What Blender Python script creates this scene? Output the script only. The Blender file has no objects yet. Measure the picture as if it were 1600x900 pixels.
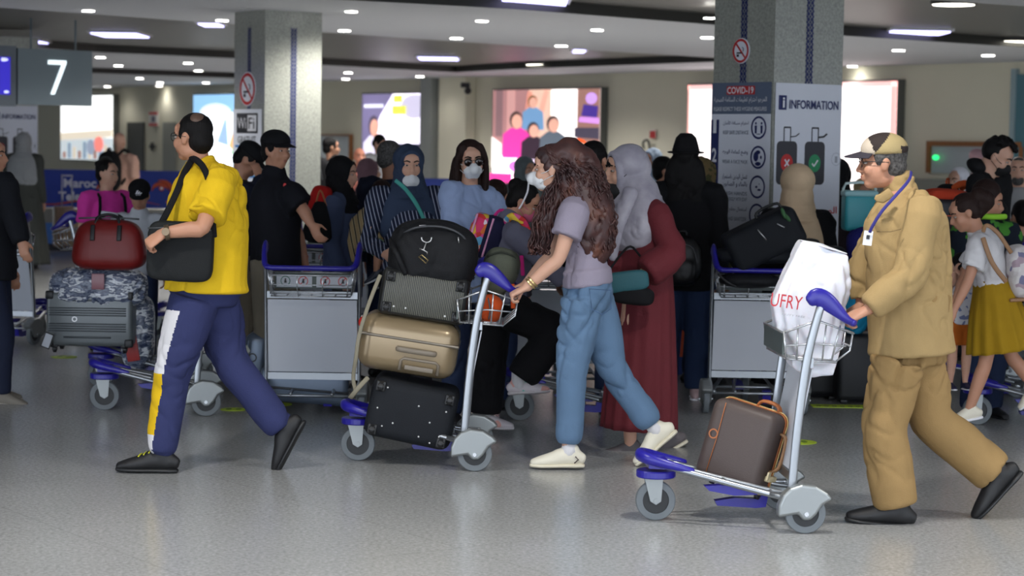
import bpy, bmesh, math, random
from mathutils import Vector, Matrix, noise
random.seed(7)
V = Vector
S = bpy.context.scene
COL = S.collection

# ---------------------------------------------------------------- camera
FPX = 3400.0
CAMZ = 1.62
camd = bpy.data.cameras.new('camera')
cam = bpy.data.objects.new('camera', camd)
COL.objects.link(cam)
S.camera = cam
camd.sensor_width = 36.0
camd.lens = 36.0 * FPX / 1600.0
PITCH = math.atan(224.0 / FPX)
ROLL = 0.0165
fw = V((0, math.cos(PITCH), -math.sin(PITCH)))
r0 = V((1, 0, 0)); u0 = r0.cross(fw)
rt = (r0 * math.cos(ROLL) + u0 * math.sin(ROLL)).normalized()
up = rt.cross(fw).normalized()
CAMP = V((0, 0, CAMZ))
mw = Matrix.Identity(4)
for i in range(3):
    mw[i][0] = rt[i]; mw[i][1] = up[i]; mw[i][2] = -fw[i]; mw[i][3] = CAMP[i]
cam.matrix_world = mw
camd.clip_end = 300
camd.dof.use_dof = True
camd.dof.focus_distance = 10.4
camd.dof.aperture_fstop = 3.6

# ---------------------------------------------------------------- world + exposure
W = bpy.data.worlds.new('world'); S.world = W; W.use_nodes = True
bg = W.node_tree.nodes['Background']
bg.inputs[0].default_value = (0.80, 0.88, 1.0, 1); bg.inputs[1].default_value = 3.0
S.view_settings.view_transform = 'Standard'
S.view_settings.look = 'None'
S.view_settings.exposure = 0.38
S.view_settings.gamma = 1.0
LAMP = 115.0      # watts of one ceiling downlight
LAMPCOL = (1.0, 0.975, 0.93)

# ---------------------------------------------------------------- pixel helpers (photo pixel -> world)
def ray(px, py):
    return (rt * ((px - 800) / FPX) + up * (-(py - 450) / FPX) + fw)
def pt(px, py, d):
    r = ray(px, py); return CAMP + r * (d / r.y)
def atz(px, py, z):
    r = ray(px, py); return CAMP + r * ((z - CAMZ) / r.z)
def onplane(px, py, P0, n):
    r = ray(px, py); return CAMP + r * ((P0 - CAMP).dot(n) / r.dot(n))
A35 = math.radians(35)
E1 = V((math.cos(A35), math.sin(A35), 0)); E2 = V((-math.sin(A35), math.cos(A35), 0))
UP = V((0, 0, 1))

# ---------------------------------------------------------------- materials
def lin(c):
    return tuple((x / 255 / 12.92) if x / 255 <= 0.04045 else ((x / 255 + 0.055) / 1.055) ** 2.4 for x in c)
MATS = {}
def mat(name, rgb, rough=0.6, metal=0.0, var=0.0, vscale=20.0, bump=0.0, bscale=200.0, emit=0.0, coat=0.0, spec=0.5, trans=0.0, sheen=0.0):
    if name in MATS: return MATS[name]
    m = bpy.data.materials.new(name); m.use_nodes = True; MATS[name] = m
    nt = m.node_tree; b = nt.nodes['Principled BSDF']
    c = (*lin(rgb), 1)
    b.inputs['Base Color'].default_value = c
    b.inputs['Roughness'].default_value = rough
    b.inputs['Metallic'].default_value = metal
    b.inputs['Specular IOR Level'].default_value = spec
    if coat: b.inputs['Coat Weight'].default_value = coat
    if trans: b.inputs['Transmission Weight'].default_value = trans
    if sheen: b.inputs['Sheen Weight'].default_value = sheen
    if emit:
        b.inputs['Emission Color'].default_value = c; b.inputs['Emission Strength'].default_value = emit
    if var or bump:
        tc = nt.nodes.new('ShaderNodeTexCoord')
        if var:
            n = nt.nodes.new('ShaderNodeTexNoise'); n.inputs['Scale'].default_value = vscale; n.inputs['Detail'].default_value = 5
            r = nt.nodes.new('ShaderNodeMapRange'); r.inputs['To Min'].default_value = 1 - var; r.inputs['To Max'].default_value = 1 + var
            mx = nt.nodes.new('ShaderNodeVectorMath'); mx.operation = 'SCALE'; mx.inputs[0].default_value = c[:3]
            nt.links.new(tc.outputs['Object'], n.inputs['Vector']); nt.links.new(n.outputs['Fac'], r.inputs['Value'])
            nt.links.new(r.outputs[0], mx.inputs['Scale']); nt.links.new(mx.outputs[0], b.inputs['Base Color'])
            if emit: nt.links.new(mx.outputs[0], b.inputs['Emission Color'])
        if bump:
            n2 = nt.nodes.new('ShaderNodeTexNoise'); n2.inputs['Scale'].default_value = bscale; n2.inputs['Detail'].default_value = 3
            bp = nt.nodes.new('ShaderNodeBump'); bp.inputs['Strength'].default_value = bump; bp.inputs['Distance'].default_value = 0.01
            nt.links.new(tc.outputs['Object'], n2.inputs['Vector']); nt.links.new(n2.outputs['Fac'], bp.inputs['Height'])
            nt.links.new(bp.outputs[0], b.inputs['Normal'])
    return m
def ramp_mat(name, kind, stops, scale, rough=0.7, vec=(1, 1, 1), rot=(0, 0, 0), const=True, metal=0.0, bump=0.0, dist=0.0):
    """colour picked from a ramp driven by a wave / voronoi / noise / brick texture in object space"""
    if name in MATS: return MATS[name]
    m = bpy.data.materials.new(name); m.use_nodes = True; MATS[name] = m
    nt = m.node_tree; b = nt.nodes['Principled BSDF']; b.inputs['Roughness'].default_value = rough; b.inputs['Metallic'].default_value = metal
    if rough > .55: b.inputs['Specular IOR Level'].default_value = .2
    tc = nt.nodes.new('ShaderNodeTexCoord'); mp = nt.nodes.new('ShaderNodeMapping')
    mp.inputs['Scale'].default_value = vec; mp.inputs['Rotation'].default_value = rot
    nt.links.new(tc.outputs['Object'], mp.inputs[0])
    if kind == 'wave':
        t = nt.nodes.new('ShaderNodeTexWave'); t.inputs['Scale'].default_value = scale; t.inputs['Distortion'].default_value = dist; o = t.outputs['Fac']
    elif kind == 'voronoi':
        t = nt.nodes.new('ShaderNodeTexVoronoi'); t.inputs['Scale'].default_value = scale
        sp = nt.nodes.new('ShaderNodeSeparateColor'); nt.links.new(t.outputs['Color'], sp.inputs[0]); o = sp.outputs[0]
    else:
        t = nt.nodes.new('ShaderNodeTexNoise'); t.inputs['Scale'].default_value = scale; t.inputs['Detail'].default_value = 4; o = t.outputs['Fac']
    nt.links.new(mp.outputs[0], t.inputs['Vector'])
    r = nt.nodes.new('ShaderNodeValToRGB'); r.color_ramp.interpolation = 'CONSTANT' if const else 'LINEAR'
    el = r.color_ramp.elements
    while len(el) > 1: el.remove(el[0])
    el[0].position = stops[0][0]; el[0].color = (*lin(stops[0][1]), 1)
    for p, c in stops[1:]:
        e = el.new(p); e.color = (*lin(c), 1)
    nt.links.new(o, r.inputs[0]); nt.links.new(r.outputs[0], b.inputs['Base Color'])
    if bump:
        bp = nt.nodes.new('ShaderNodeBump'); bp.inputs['Strength'].default_value = bump; bp.inputs['Distance'].default_value = 0.01
        nt.links.new(o, bp.inputs['Height']); nt.links.new(bp.outputs[0], b.inputs['Normal'])
    return m
def fab(name, rgb, rough=0.85, var=0.10):
    return mat(name, rgb, rough, var=var, vscale=14, bump=0.25, bscale=260, spec=0.25)

# ---------------------------------------------------------------- geometry collector
def basis(x, y, z, o=V((0, 0, 0))):
    M = Matrix.Identity(4)
    for i in range(3):
        M[i][0] = x[i]; M[i][1] = y[i]; M[i][2] = z[i]; M[i][3] = o[i]
    return M
def cr(P, k=4):
    """catmull-rom through a list of (Vector, a, b)"""
    out = []; n = len(P)
    for i in range(n - 1):
        p0, p1, p2, p3 = P[max(i - 1, 0)], P[i], P[i + 1], P[min(i + 2, n - 1)]
        for j in range(k):
            t = j / k; t2 = t * t; t3 = t2 * t
            f = lambda a, b, c, d: 0.5 * ((2 * b) + (c - a) * t + (2 * a - 5 * b + 4 * c - d) * t2 + (3 * b - a - 3 * c + d) * t3)
            out.append((f(p0[0], p1[0], p2[0], p3[0]), max(f(p0[1], p1[1], p2[1], p3[1]), 1e-4), max(f(p0[2], p1[2], p2[2], p3[2]), 1e-4)))
    out.append(P[-1]); return out
class G:
    def __init__(s): s.v = []; s.f = []; s.m = []; s.sm = []
    def add(s, vs, fs, mi=0, smooth=True):
        o = len(s.v); s.v += [V(v) for v in vs]
        s.f += [tuple(i + o for i in f) for f in fs]; s.m += [mi] * len(fs); s.sm += [smooth] * len(fs); return s
    def loft(s, P, ref=V((0, 1, 0)), n=16, cap=True, mod=None, mi=0, k=0, closed=False, crad=9.0):
        if k: P = cr(P, k)
        rings = []; N = len(P)
        def ring(C, a, b, t, fr):
            B = ref - t * ref.dot(t)
            if B.length < 1e-3:
                alt = V((0, 0, 1)) if abs(t.z) < 0.9 else V((1, 0, 0)); B = alt - t * alt.dot(t)
            B.normalize(); A = t.cross(B).normalized()
            out = []
            for i in range(n):
                an = 2 * math.pi * i / n; q = mod(fr, an) if mod else 1.0
                out.append(C + A * (a * q * math.cos(an)) + B * (b * q * math.sin(an)))
            return out
        for i, (C, a, b) in enumerate(P):
            if closed: t = P[(i + 1) % N][0] - P[i - 1][0]
            else: t = P[min(i + 1, N - 1)][0] - P[max(i - 1, 0)][0]
            if t.length < 1e-7: t = V((0, 0, 1))
            t = t.normalized()
            if i == 0 and cap and not closed:
                r = min(a, b, crad); q = r / min(a, b)
                rings.append(ring(C - t * r * .85, a * (1 - .5 * q), b * (1 - .5 * q), t, 0)); rings.append(ring(C - t * r * .5, a * (1 - .15 * q), b * (1 - .15 * q), t, 0))
            rings.append(ring(C, a, b, t, i / max(N - 1, 1)))
            if i == N - 1 and cap and not closed:
                r = min(a, b, crad); q = r / min(a, b)
                rings.append(ring(C + t * r * .5, a * (1 - .15 * q), b * (1 - .15 * q), t, 1)); rings.append(ring(C + t * r * .85, a * (1 - .5 * q), b * (1 - .5 * q), t, 1))
        vs = [v for r in rings for v in r]; m = len(rings); fs = []
        for j in range(m if closed else m - 1):
            j2 = (j + 1) % m
            for i in range(n):
                i2 = (i + 1) % n
                fs.append((j * n + i, j * n + i2, j2 * n + i2, j2 * n + i))
        if not closed:
            fs.append(tuple(reversed(range(n)))); fs.append(tuple((m - 1) * n + i for i in range(n)))
        return s.add(vs, fs, mi)
    def tube(s, pts, r, n=8, mi=0, k=0, closed=False, cap=False):
        return s.loft([(V(p), r, r) for p in pts], ref=V((.13, .31, .94)), n=n, mi=mi, k=k, closed=closed, cap=cap)
    def ell(s, C, r, R=None, n=14, mi=0, zlo=-1.0):
        vs = []; fs = []; m = max(n // 2, 6); C = V(C)
        for j in range(m + 1):
            ph = math.pi * j / m
            for i in range(n):
                th = 2 * math.pi * i / n
                p = V((math.sin(ph) * math.cos(th) * r[0], math.sin(ph) * math.sin(th) * r[1], max(math.cos(ph), zlo) * r[2]))
                vs.append(C + (R @ p if R else p))
        for j in range(m):
            for i in range(n):
                i2 = (i + 1) % n; fs.append((j * n + i, (j + 1) * n + i, (j + 1) * n + i2, j * n + i2))
        return s.add(vs, fs, mi)
    def box(s, C, h, R=None, mi=0, bev=0.0, seg=3):
        """box of half sizes h, optionally rounded"""
        C = V(C)
        if bev:
            bm = bmesh.new(); bmesh.ops.create_cube(bm, size=2)
            for v in bm.verts: v.co = V((v.co.x * h[0], v.co.y * h[1], v.co.z * h[2]))
            bmesh.ops.bevel(bm, geom=bm.edges[:], offset=bev, segments=seg, profile=0.5, affect='EDGES')
            bm.verts.index_update()
            vs = [C + (R @ v.co if R else v.co) for v in bm.verts]; fs = [tuple(v.index for v in f.verts) for f in bm.faces]
            bm.free(); return s.add(vs, fs, mi, True)
        vs = []
        for x in (-1, 1):
            for y in (-1, 1):
                for z in (-1, 1):
                    p = V((x * h[0], y * h[1], z * h[2])); vs.append(C + (R @ p if R else p))
        return s.add(vs, [(0, 1, 3, 2), (4, 6, 7, 5), (0, 4, 5, 1), (2, 3, 7, 6), (0, 2, 6, 4), (1, 5, 7, 3)], mi, False)
    def prism(s, poly, o, u, v, w, mi=0, smooth=False):
        """extrude the 2D outline (in axes u,v at o) by the vector w"""
        n = len(poly); o = V(o)
        a = [o + u * p[0] + v * p[1] for p in poly]; b = [q + w for q in a]
        fs = [tuple(range(n)), tuple(reversed(range(n, 2 * n)))] + [((i + 1) % n, i, n + i, n + (i + 1) % n) for i in range(n)]
        return s.add(a + b, fs, mi, smooth)
    def disc(s, C, ax, r, h, n=24, mi=0, ri=0.0):
        """cylinder (or ring if ri) centred on C along ax"""
        ax = V(ax).normalized(); a = ax.orthogonal().normalized(); b = ax.cross(a); C = V(C)
        vs = []; 
        prof = [(ri, -h / 2), (r * .96, -h / 2), (r, -h / 2 * .7), (r, h / 2 * .7), (r * .96, h / 2), (ri, h / 2)]
        for i in range(n):
            th = 2 * math.pi * i / n; e = a * math.cos(th) + b * math.sin(th)
            for q, z in prof: vs.append(C + e * max(q, 1e-4) + ax * z)
        k = len(prof); fs = []
        for i in range(n):
            i2 = (i + 1) % n
            for j in range(k if ri else k - 1):
                j2 = (j + 1) % k; fs.append((i * k + j, i2 * k + j, i2 * k + j2, i * k + j2))
        return s.add(vs, fs, mi, False)
    def build(s, name, mats, parent=None, voxel=None, fn=None, matf=None, local=False, iters=2, label=None, flat=False):
        if not isinstance(mats, (list, tuple)): mats = [mats]
        off = V((0, 0, 0))
        if parent is not None and not local:
            q = parent
            while q is not None: off += q.location; q = q.parent
        me = bpy.data.meshes.new(name)
        me.from_pydata([tuple(v - off) for v in s.v], [], s.f); me.update()
        for m in mats: me.materials.append(m)
        if voxel:
            tmp = bpy.data.objects.new('tmp', me); COL.objects.link(tmp)
            md = tmp.modifiers.new('r', 'REMESH'); md.mode = 'VOXEL'; md.voxel_size = voxel
            if iters:
                sm = tmp.modifiers.new('s', 'SMOOTH'); sm.factor = 0.5; sm.iterations = iters
            dg = bpy.context.evaluated_depsgraph_get(); dg.update()
            me2 = bpy.data.meshes.new_from_object(tmp.evaluated_get(dg))
            bpy.data.objects.remove(tmp); bpy.data.meshes.remove(me); me = me2; me.name = name
            me.materials.clear()
            for m in mats: me.materials.append(m)
            if fn:
                ns = [v.normal.copy() for v in me.vertices]
                for v, nn in zip(me.vertices, ns):
                    v.co = fn(v.co + off, nn) - off
            me.polygons.foreach_set('use_smooth', [True] * len(me.polygons))
            if matf:
                for p in me.polygons: p.material_index = matf(p.center + off, p.normal)
        else:
            bm = bmesh.new(); bm.from_mesh(me); bmesh.ops.recalc_face_normals(bm, faces=bm.faces); bm.to_mesh(me); bm.free()
            me.polygons.foreach_set('material_index', s.m)
            me.polygons.foreach_set('use_smooth', [x and not flat for x in s.sm])
            if fn:
                for v in me.vertices: v.co = fn(v.co + off, v.normal) - off
        me.update()
        o = bpy.data.objects.new(name, me); COL.objects.link(o)
        if parent is not None: o.parent = parent
        if label: o['label'] = label
        return o
def thing(name, label, cat, loc=(0, 0, 0), group=None, rot=None):
    o = bpy.data.objects.new(name, None); COL.objects.link(o); o.location = V(loc); o.empty_display_size = .1
    if rot: o.rotation_euler = rot
    o['label'] = label; o['category'] = cat
    if group: o['group'] = group
    return o
def tag(o, label, cat, group=None):
    o['label'] = label; o['category'] = cat
    if group: o['group'] = group
    return o
def struct(o): o['kind'] = 'structure'; return o
def copy_tree(o, parent=None):
    c = o.copy(); COL.objects.link(c); c.parent = parent
    for ch in list(o.children): copy_tree(ch, c)
    return c
FORMS = {  # arabic letter -> isolated, final, initial, medial
 'ا': (0xFE8D, 0xFE8E, 0, 0), 'أ': (0xFE83, 0xFE84, 0, 0), 'ب': (0xFE8F, 0xFE90, 0xFE91, 0xFE92), 'ة': (0xFE93, 0xFE94, 0, 0), 'ت': (0xFE95, 0xFE96, 0xFE97, 0xFE98),
 'ج': (0xFE9D, 0xFE9E, 0xFE9F, 0xFEA0), 'ح': (0xFEA1, 0xFEA2, 0xFEA3, 0xFEA4), 'د': (0xFEA9, 0xFEAA, 0, 0), 'ر': (0xFEAD, 0xFEAE, 0, 0), 'س': (0xFEB1, 0xFEB2, 0xFEB3, 0xFEB4),
 'ص': (0xFEB9, 0xFEBA, 0xFEBB, 0xFEBC), 'ض': (0xFEBD, 0xFEBE, 0xFEBF, 0xFEC0), 'ع': (0xFEC9, 0xFECA, 0xFECB, 0xFECC), 'غ': (0xFECD, 0xFECE, 0xFECF, 0xFED0), 'ف': (0xFED1, 0xFED2, 0xFED3, 0xFED4),
 'ق': (0xFED5, 0xFED6, 0xFED7, 0xFED8), 'ك': (0xFED9, 0xFEDA, 0xFEDB, 0xFEDC), 'ل': (0xFEDD, 0xFEDE, 0xFEDF, 0xFEE0), 'م': (0xFEE1, 0xFEE2, 0xFEE3, 0xFEE4), 'ن': (0xFEE5, 0xFEE6, 0xFEE7, 0xFEE8),
 'ه': (0xFEE9, 0xFEEA, 0xFEEB, 0xFEEC), 'و': (0xFEED, 0xFEEE, 0, 0), 'ي': (0xFEF1, 0xFEF2, 0xFEF3, 0xFEF4)}
def arab(t):
    out = []
    for i, c in enumerate(t):
        if c not in FORMS: out.append(c); continue
        prev = i > 0 and t[i - 1] in FORMS and FORMS[t[i - 1]][2] != 0
        nxt = i + 1 < len(t) and t[i + 1] in FORMS and FORMS[c][2] != 0
        f = FORMS[c]; out.append(chr(f[3] if prev and nxt else f[1] if prev else f[2] if nxt else f[0]))
    return ''.join(reversed(out))
def text(s, width, o, u, v, m, parent=None, name='lettering', height=None, align='CENTER', depth=0.002, bold=0.0, local=False):
    """raised lettering centred on o, along u, up v; scaled to the width (and height) given in metres"""
    cu = bpy.data.curves.new('t', 'FONT'); cu.body = s; cu.size = 1; cu.extrude = 0.0; cu.resolution_u = 3; cu.offset = bold
    ob = bpy.data.objects.new('t', cu); COL.objects.link(ob)
    dg = bpy.context.evaluated_depsgraph_get(); dg.update()
    me = bpy.data.meshes.new_from_object(ob.evaluated_get(dg)); bpy.data.objects.remove(ob)
    if not me.vertices: return None
    xs = [q.co.x for q in me.vertices]; ys = [q.co.y for q in me.vertices]
    x0, x1, y0, y1 = min(xs), max(xs), min(ys), max(ys); sx = width / (x1 - x0); sy = (height / (y1 - y0)) if height else sx
    n = u.cross(v).normalized(); o = V(o)
    off = V((0, 0, 0))
    if parent is not None and not local:
        q = parent
        while q is not None: off += q.location; q = q.parent
    vs = [o + u * ((q.co.x - (x0 + x1) / 2) * sx) + v * ((q.co.y - (y0 + y1) / 2) * sy) - off for q in me.vertices]
    g = G(); k = len(vs); fs = [tuple(p.vertices) for p in me.polygons]
    g.add([a + n * depth for a in vs], fs, 0, False)
    r = g.build(name, m, parent, local=True); bpy.data.meshes.remove(me); return r
# ---------------------------------------------------------------- structure: floor, ceiling, walls
CZ = 2.9
def floor_material():
    m = bpy.data.materials.new('terrazzo'); m.use_nodes = True; nt = m.node_tree; b = nt.nodes['Principled BSDF']
    tc = nt.nodes.new('ShaderNodeTexCoord')
    n1 = nt.nodes.new('ShaderNodeTexNoise'); n1.inputs['Scale'].default_value = 55; n1.inputs['Detail'].default_value = 6; n1.inputs['Roughness'].default_value = .75
    n2 = nt.nodes.new('ShaderNodeTexNoise'); n2.inputs['Scale'].default_value = .9; n2.inputs['Detail'].default_value = 3
    br = nt.nodes.new('ShaderNodeTexBrick'); br.inputs['Scale'].default_value = 1.0; br.inputs['Mortar Size'].default_value = .0035
    br.offset = 0; br.inputs['Brick Width'].default_value = 1.2; br.inputs['Row Height'].default_value = 1.2
    br.inputs['Color1'].default_value = (1, 1, 1, 1); br.inputs['Color2'].default_value = (.95, .95, .95, 1); br.inputs['Mortar'].default_value = (.80, .80, .80, 1)
    mp = nt.nodes.new('ShaderNodeMapping'); mp.inputs['Rotation'].default_value = (0, 0, -A35)
    r1 = nt.nodes.new('ShaderNodeValToRGB'); e = r1.color_ramp.elements
    e[0].position = .28; e[0].color = (*lin((122, 123, 122)), 1); e[1].position = .72; e[1].color = (*lin((192, 193, 192)), 1)
    r2 = nt.nodes.new('ShaderNodeMapRange'); r2.inputs['To Min'].default_value = .88; r2.inputs['To Max'].default_value = 1.1
    mx = nt.nodes.new('ShaderNodeVectorMath'); mx.operation = 'MULTIPLY'; sc = nt.nodes.new('ShaderNodeVectorMath'); sc.operation = 'SCALE'
    L = nt.links.new
    L(tc.outputs['Object'], n1.inputs['Vector']); L(tc.outputs['Object'], n2.inputs['Vector']); L(tc.outputs['Object'], mp.inputs[0]); L(mp.outputs[0], br.inputs['Vector'])
    L(n1.outputs['Fac'], r1.inputs[0]); L(n2.outputs['Fac'], r2.inputs['Value'])
    L(r1.outputs[0], mx.inputs[0]); L(br.outputs['Color'], mx.inputs[1]); L(mx.outputs[0], sc.inputs[0]); L(r2.outputs[0], sc.inputs['Scale'])
    L(sc.outputs[0], b.inputs['Base Color'])
    r3 = nt.nodes.new('ShaderNodeMapRange'); r3.inputs['To Min'].default_value = .20; r3.inputs['To Max'].default_value = .26
    L(n2.outputs['Fac'], r3.inputs['Value']); L(r3.outputs[0], b.inputs['Roughness'])
    return m
g = G(); g.box((-4, 26, -.1), (34, 46, .1)); struct(g.build('floor', floor_material()))

M_CEIL = mat('ceiling_white', (200, 202, 208), .7, var=.02, vscale=1)
M_CREAM = mat('cream_wall', (222, 217, 196), .75, var=.03, vscale=1.5)
M_SLAT = ramp_mat('metal_slats', 'wave', [(0, (88, 86, 82)), (.5, (112, 110, 106)), (.9, (84, 82, 78)), (1, (62, 60, 58))], 3.2, rough=.38, rot=(0, 0, -A35), const=False)
M_DARK = mat('dark_edge', (58, 57, 54), .6)

REC = [  # recessed slatted fields, outline in photo pixels on the ceiling plane
 [(470, -4), (800, 14), (1108, 38), (1308, 55), (1600, 74), (1900, 93), (1900, 30), (1440, -1), (1100, -22), (500, -55)],
 [(-260, -8), (0, 12), (365, 38), (497, 50), (800, 71), (1108, 90), (1215, 94), (1130, 96), (800, 108), (712, 113), (497, 101), (365, 91), (150, 81), (0, 71), (-260, 52)],
 [(-160, 92), (150, 106), (365, 113), (480, 118), (365, 122), (150, 114), (-160, 101)],
]
bm = bmesh.new()
outer = [(-38, 2), (30, 2), (30, 72), (-38, 72)]
def loopedges(pts):
    vs = [bm.verts.new(p) for p in pts]
    return [bm.edges.new((vs[i], vs[(i + 1) % len(vs)])) for i in range(len(vs))]
ed = loopedges([(x, y, CZ) for x, y in outer]); polys = []
for R in REC:
    pl = [atz(x, y, CZ) for x, y in R]; polys.append(pl); ed += loopedges([tuple(p) for p in pl])
bmesh.ops.triangle_fill(bm, use_beauty=True, use_dissolve=False, edges=ed)
me = bpy.data.meshes.new('ceiling'); bm.to_mesh(me); bm.free(); me.materials.append(M_CEIL)
o = bpy.data.objects.new('ceiling', me); COL.objects.link(o); struct(o)
for i, pl in enumerate(polys):
    g = G(); n = len(pl); H = V((0, 0, .11)); 
    g.add(pl + [p + H for p in pl], [(j, (j + 1) % n, n + (j + 1) % n, n + j) for j in range(n)], 0, False)  # recess sides are dark, the shade of the edge put into their colour
    g.add([p + H for p in pl], [tuple(range(n))], 1, False)
    o = g.build('ceiling', [M_DARK, M_SLAT]); struct(o)
g = G(); g.box((-4, 38, CZ + .4), (36, 35.9, .05)); struct(g.build('ceiling', M_DARK))

# back wall runs along E2
WP = V((7.2, 30.6, 0)); WN = V((-math.cos(A35), -math.sin(A35), 0))     # faces the camera side
def wp(px, py, out=0.0): return onplane(px, py, WP + WN * out, WN)
g = G(); c = WP + E2 * 12 - WN * .15
g.box(c + V((0, 0, 1.6)), (.15, 34, 1.6), Matrix.Rotation(A35, 3, 'Z')); struct(g.build('wall_back', M_CREAM))
g = G(); g.box((-33, 40, 1.6), (.2, 35, 1.6)); struct(g.build('wall_left', M_CREAM))
# pilaster on the wall
def wallblock(name, x0, x1, z0, z1, out, m, st=True, back=.012, parent=None, label=None, front=False):
    a = wp(x0, 200, back); b = wp(x1, 200, back); g = G()
    if front: a = wp(x0, 200, out + .012) - WN * out; b = wp(x1, 200, out + .012) - WN * out
    poly = [V((a.x, a.y, z0)), V((b.x, b.y, z0)), V((b.x, b.y, z1)), V((a.x, a.y, z1))]
    q = [p + WN * out for p in poly]
    g.add(poly + q, [(0, 1, 2, 3), (7, 6, 5, 4), (0, 4, 5, 1), (1, 5, 6, 2), (2, 6, 7, 3), (3, 7, 4, 0)], 0, False)
    o = g.build(name, m, parent, label=label)
    if st: struct(o)
    return o
wallblock('trim_1', 676, 692, 0, 2.9, .30, mat('grey_duct', (150, 154, 150), .5))
wallblock('trim_2', 700, 742, 0, 2.9, .22, M_CREAM)
wallblock('door_1', 200, 226, 0, 2.02, .03, mat('door_dark', (62, 62, 58), .6))
wallblock('door_2', 256, 276, 0, 2.02, .03, mat('door_grey', (150, 150, 140), .6))
wallblock('window_1', 1588, 1640, .2, 2.72, .05, mat('blue_glass', (88, 128, 140), .2))
wallblock('trim_3', 1583, 1590, .1, 2.8, .08, mat('window_trim', (150, 170, 176), .4))
M_WOOD = mat('orange_wood', (142, 92, 52), .5, var=.15)
for k, (x0, x1, zt, zb, nm) in enumerate([(492, 551, 1.87, 1.1, 'pass-through window with a thin wooden frame left of the lit advert'), (1455, 1600, 1.60, .95, 'wide pass-through window with an orange wooden frame on the right')]):
    t = thing('framed_window', nm, 'window', wp((x0 + x1) / 2, 240, .05))
    wz = lambda y, x=(x0 + x1) / 2: wp(x, y).z
    zt = wz(212 if k == 0 else 229); zb = wz(262 if k == 0 else 272)
    wallblock('pane', x0, x1, zb, zt, .03, mat('pale_pane', (178, 186, 190), .3), False, parent=t)
    wallblock('frame', x0 - 1, x1 + 1, zt, zt + (.03 if k == 0 else .07), .08, M_WOOD, False, parent=t)
    wallblock('frame', x0 - 1, x0 + (1 if k == 0 else 4), zb, zt, .08, M_WOOD, False, parent=t)
    wallblock('frame', x1 - 1, x1 + (1 if k == 0 else 4), zb, zt, .08, M_WOOD, False, parent=t)
    if k: 
        g = G(); g.ell(wp(1462, 246, .12), (.05, .02, .04)); g.build('green_lamp', mat('green_lamp', (40, 230, 120), .3, emit=1.5), t, label='small glowing green lamp')
wallblock('grey_counter', 1418, 1600, .75, 1.22, .7, mat('counter_grey', (118, 118, 112), .4)).pop('kind', None)
tag(bpy.data.objects['grey_counter'], 'grey steel counter below the wooden framed window on the right', 'counter')

# ---------------------------------------------------------------- illuminated adverts on the wall
def advert(label, x0, x1, yt, yb, build, base, frame=(90, 92, 88), group=None, e=.8):
    a = wp(x0, (yt + yb) / 2); b = wp(x1, (yt + yb) / 2); zt = wp(x0, yt).z; zb = wp(x0, yb).z
    t = thing('advert_lightbox', label, 'advert', (a + b) / 2 * 1.0)
    wallblock('case', x0 - 1, x1 + 1, zb - .03, zt + .03, .16, mat('case_%d' % x0, frame, .5), False, parent=t, front=True)
    a2 = wp(x0, 200, .176); b2 = wp(x1, 200, .176)
    o = V((a2.x, a2.y, zb)); u = V((b2.x - a2.x, b2.y - a2.y, 0)); v = V((0, 0, zt - zb)); n = WN
    g = G(); g.add([o, o + u, o + u + v, o + v], [(0, 1, 2, 3)], 0, False)
    ms = [base]
    def P(poly, rgb, lay=1, em=None):
        m = mat('ad_%d_%d_%d' % rgb, rgb, .6, emit=em or e)
        if m not in ms: ms.append(m)
        g.add([o + u * p[0] + v * p[1] + n * (.004 * lay) for p in poly], [tuple(range(len(poly)))], ms.index(m), False)
    def E(cx, cy, rx, ry, rgb, lay=1, em=None):
        P([(cx + rx * math.cos(2 * math.pi * i / 20), cy + ry * math.sin(2 * math.pi * i / 20)) for i in range(20)], rgb, lay, em)
    build(P, E)
    g.build('picture', ms, t)
    return t, o, u, v, n
def person_pic(P, E, x, y, s, shirt, hair=(50, 34, 36), lay=3, skin=(226, 170, 150)):
    P([(x - s * .9, y - s * 2.6), (x - s * .85, y - s * .9), (x - s * .35, y - s * .45), (x + s * .35, y - s * .45), (x + s * .9, y - s * .9), (x + s * 1.0, y - s * 2.6)], shirt, lay)
    E(x, y + s * .12, s * .42, s * .62, hair, lay + 1); E(x + s * .07, y, s * .34, s * .52, skin, lay + 2)
def ad1(P, E):
    P([(0, 0), (1, 0), (1, .35), (0, .35)], (190, 200, 205)); P([(0, .3), (1, .36), (1, .48), (0, .42)], (222, 210, 190), 2)
    for i in range(9): P([(.05 + i * .1, .02), (.11 + i * .1, .02), (.11 + i * .1, .12 + .2 * ((i * 37 % 10) / 10)), (.05 + i * .1, .12 + .2 * ((i * 37 % 10) / 10))], [(150, 110, 100), (120, 140, 160), (205, 190, 170)][i % 3], 3, .8)
    E(.75, .25, .09, .12, (220, 120, 110), 4, 1.0); E(.6, .2, .08, .12, (140, 150, 170), 4, .8)
advert('glowing white advert with a faint city street along its bottom edge', 95, 176, 151, 248, ad1, mat('adwhite1', (250, 252, 250), .6, emit=1.25))
def ad2(P, E):
    P([(0, .72), (1, .76), (1, 1), (0, 1)], (150, 200, 240)); E(.5, .75, .35, .13, (235, 245, 255), 2)
    P([(.55, .35), (.75, .75), (.8, .3)], (160, 190, 230), 2); P([(.8, .3), (.95, .6), (.97, .2)], (250, 190, 140), 2); P([(.86, .2), (1, .5), (1, .15)], (150, 220, 150), 3)
advert('glowing pale blue and white advert beside the patterned pillar', 302, 372, 149, 260, ad2, mat('adwhite2', (240, 248, 255), .6, emit=1.25))
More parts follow.
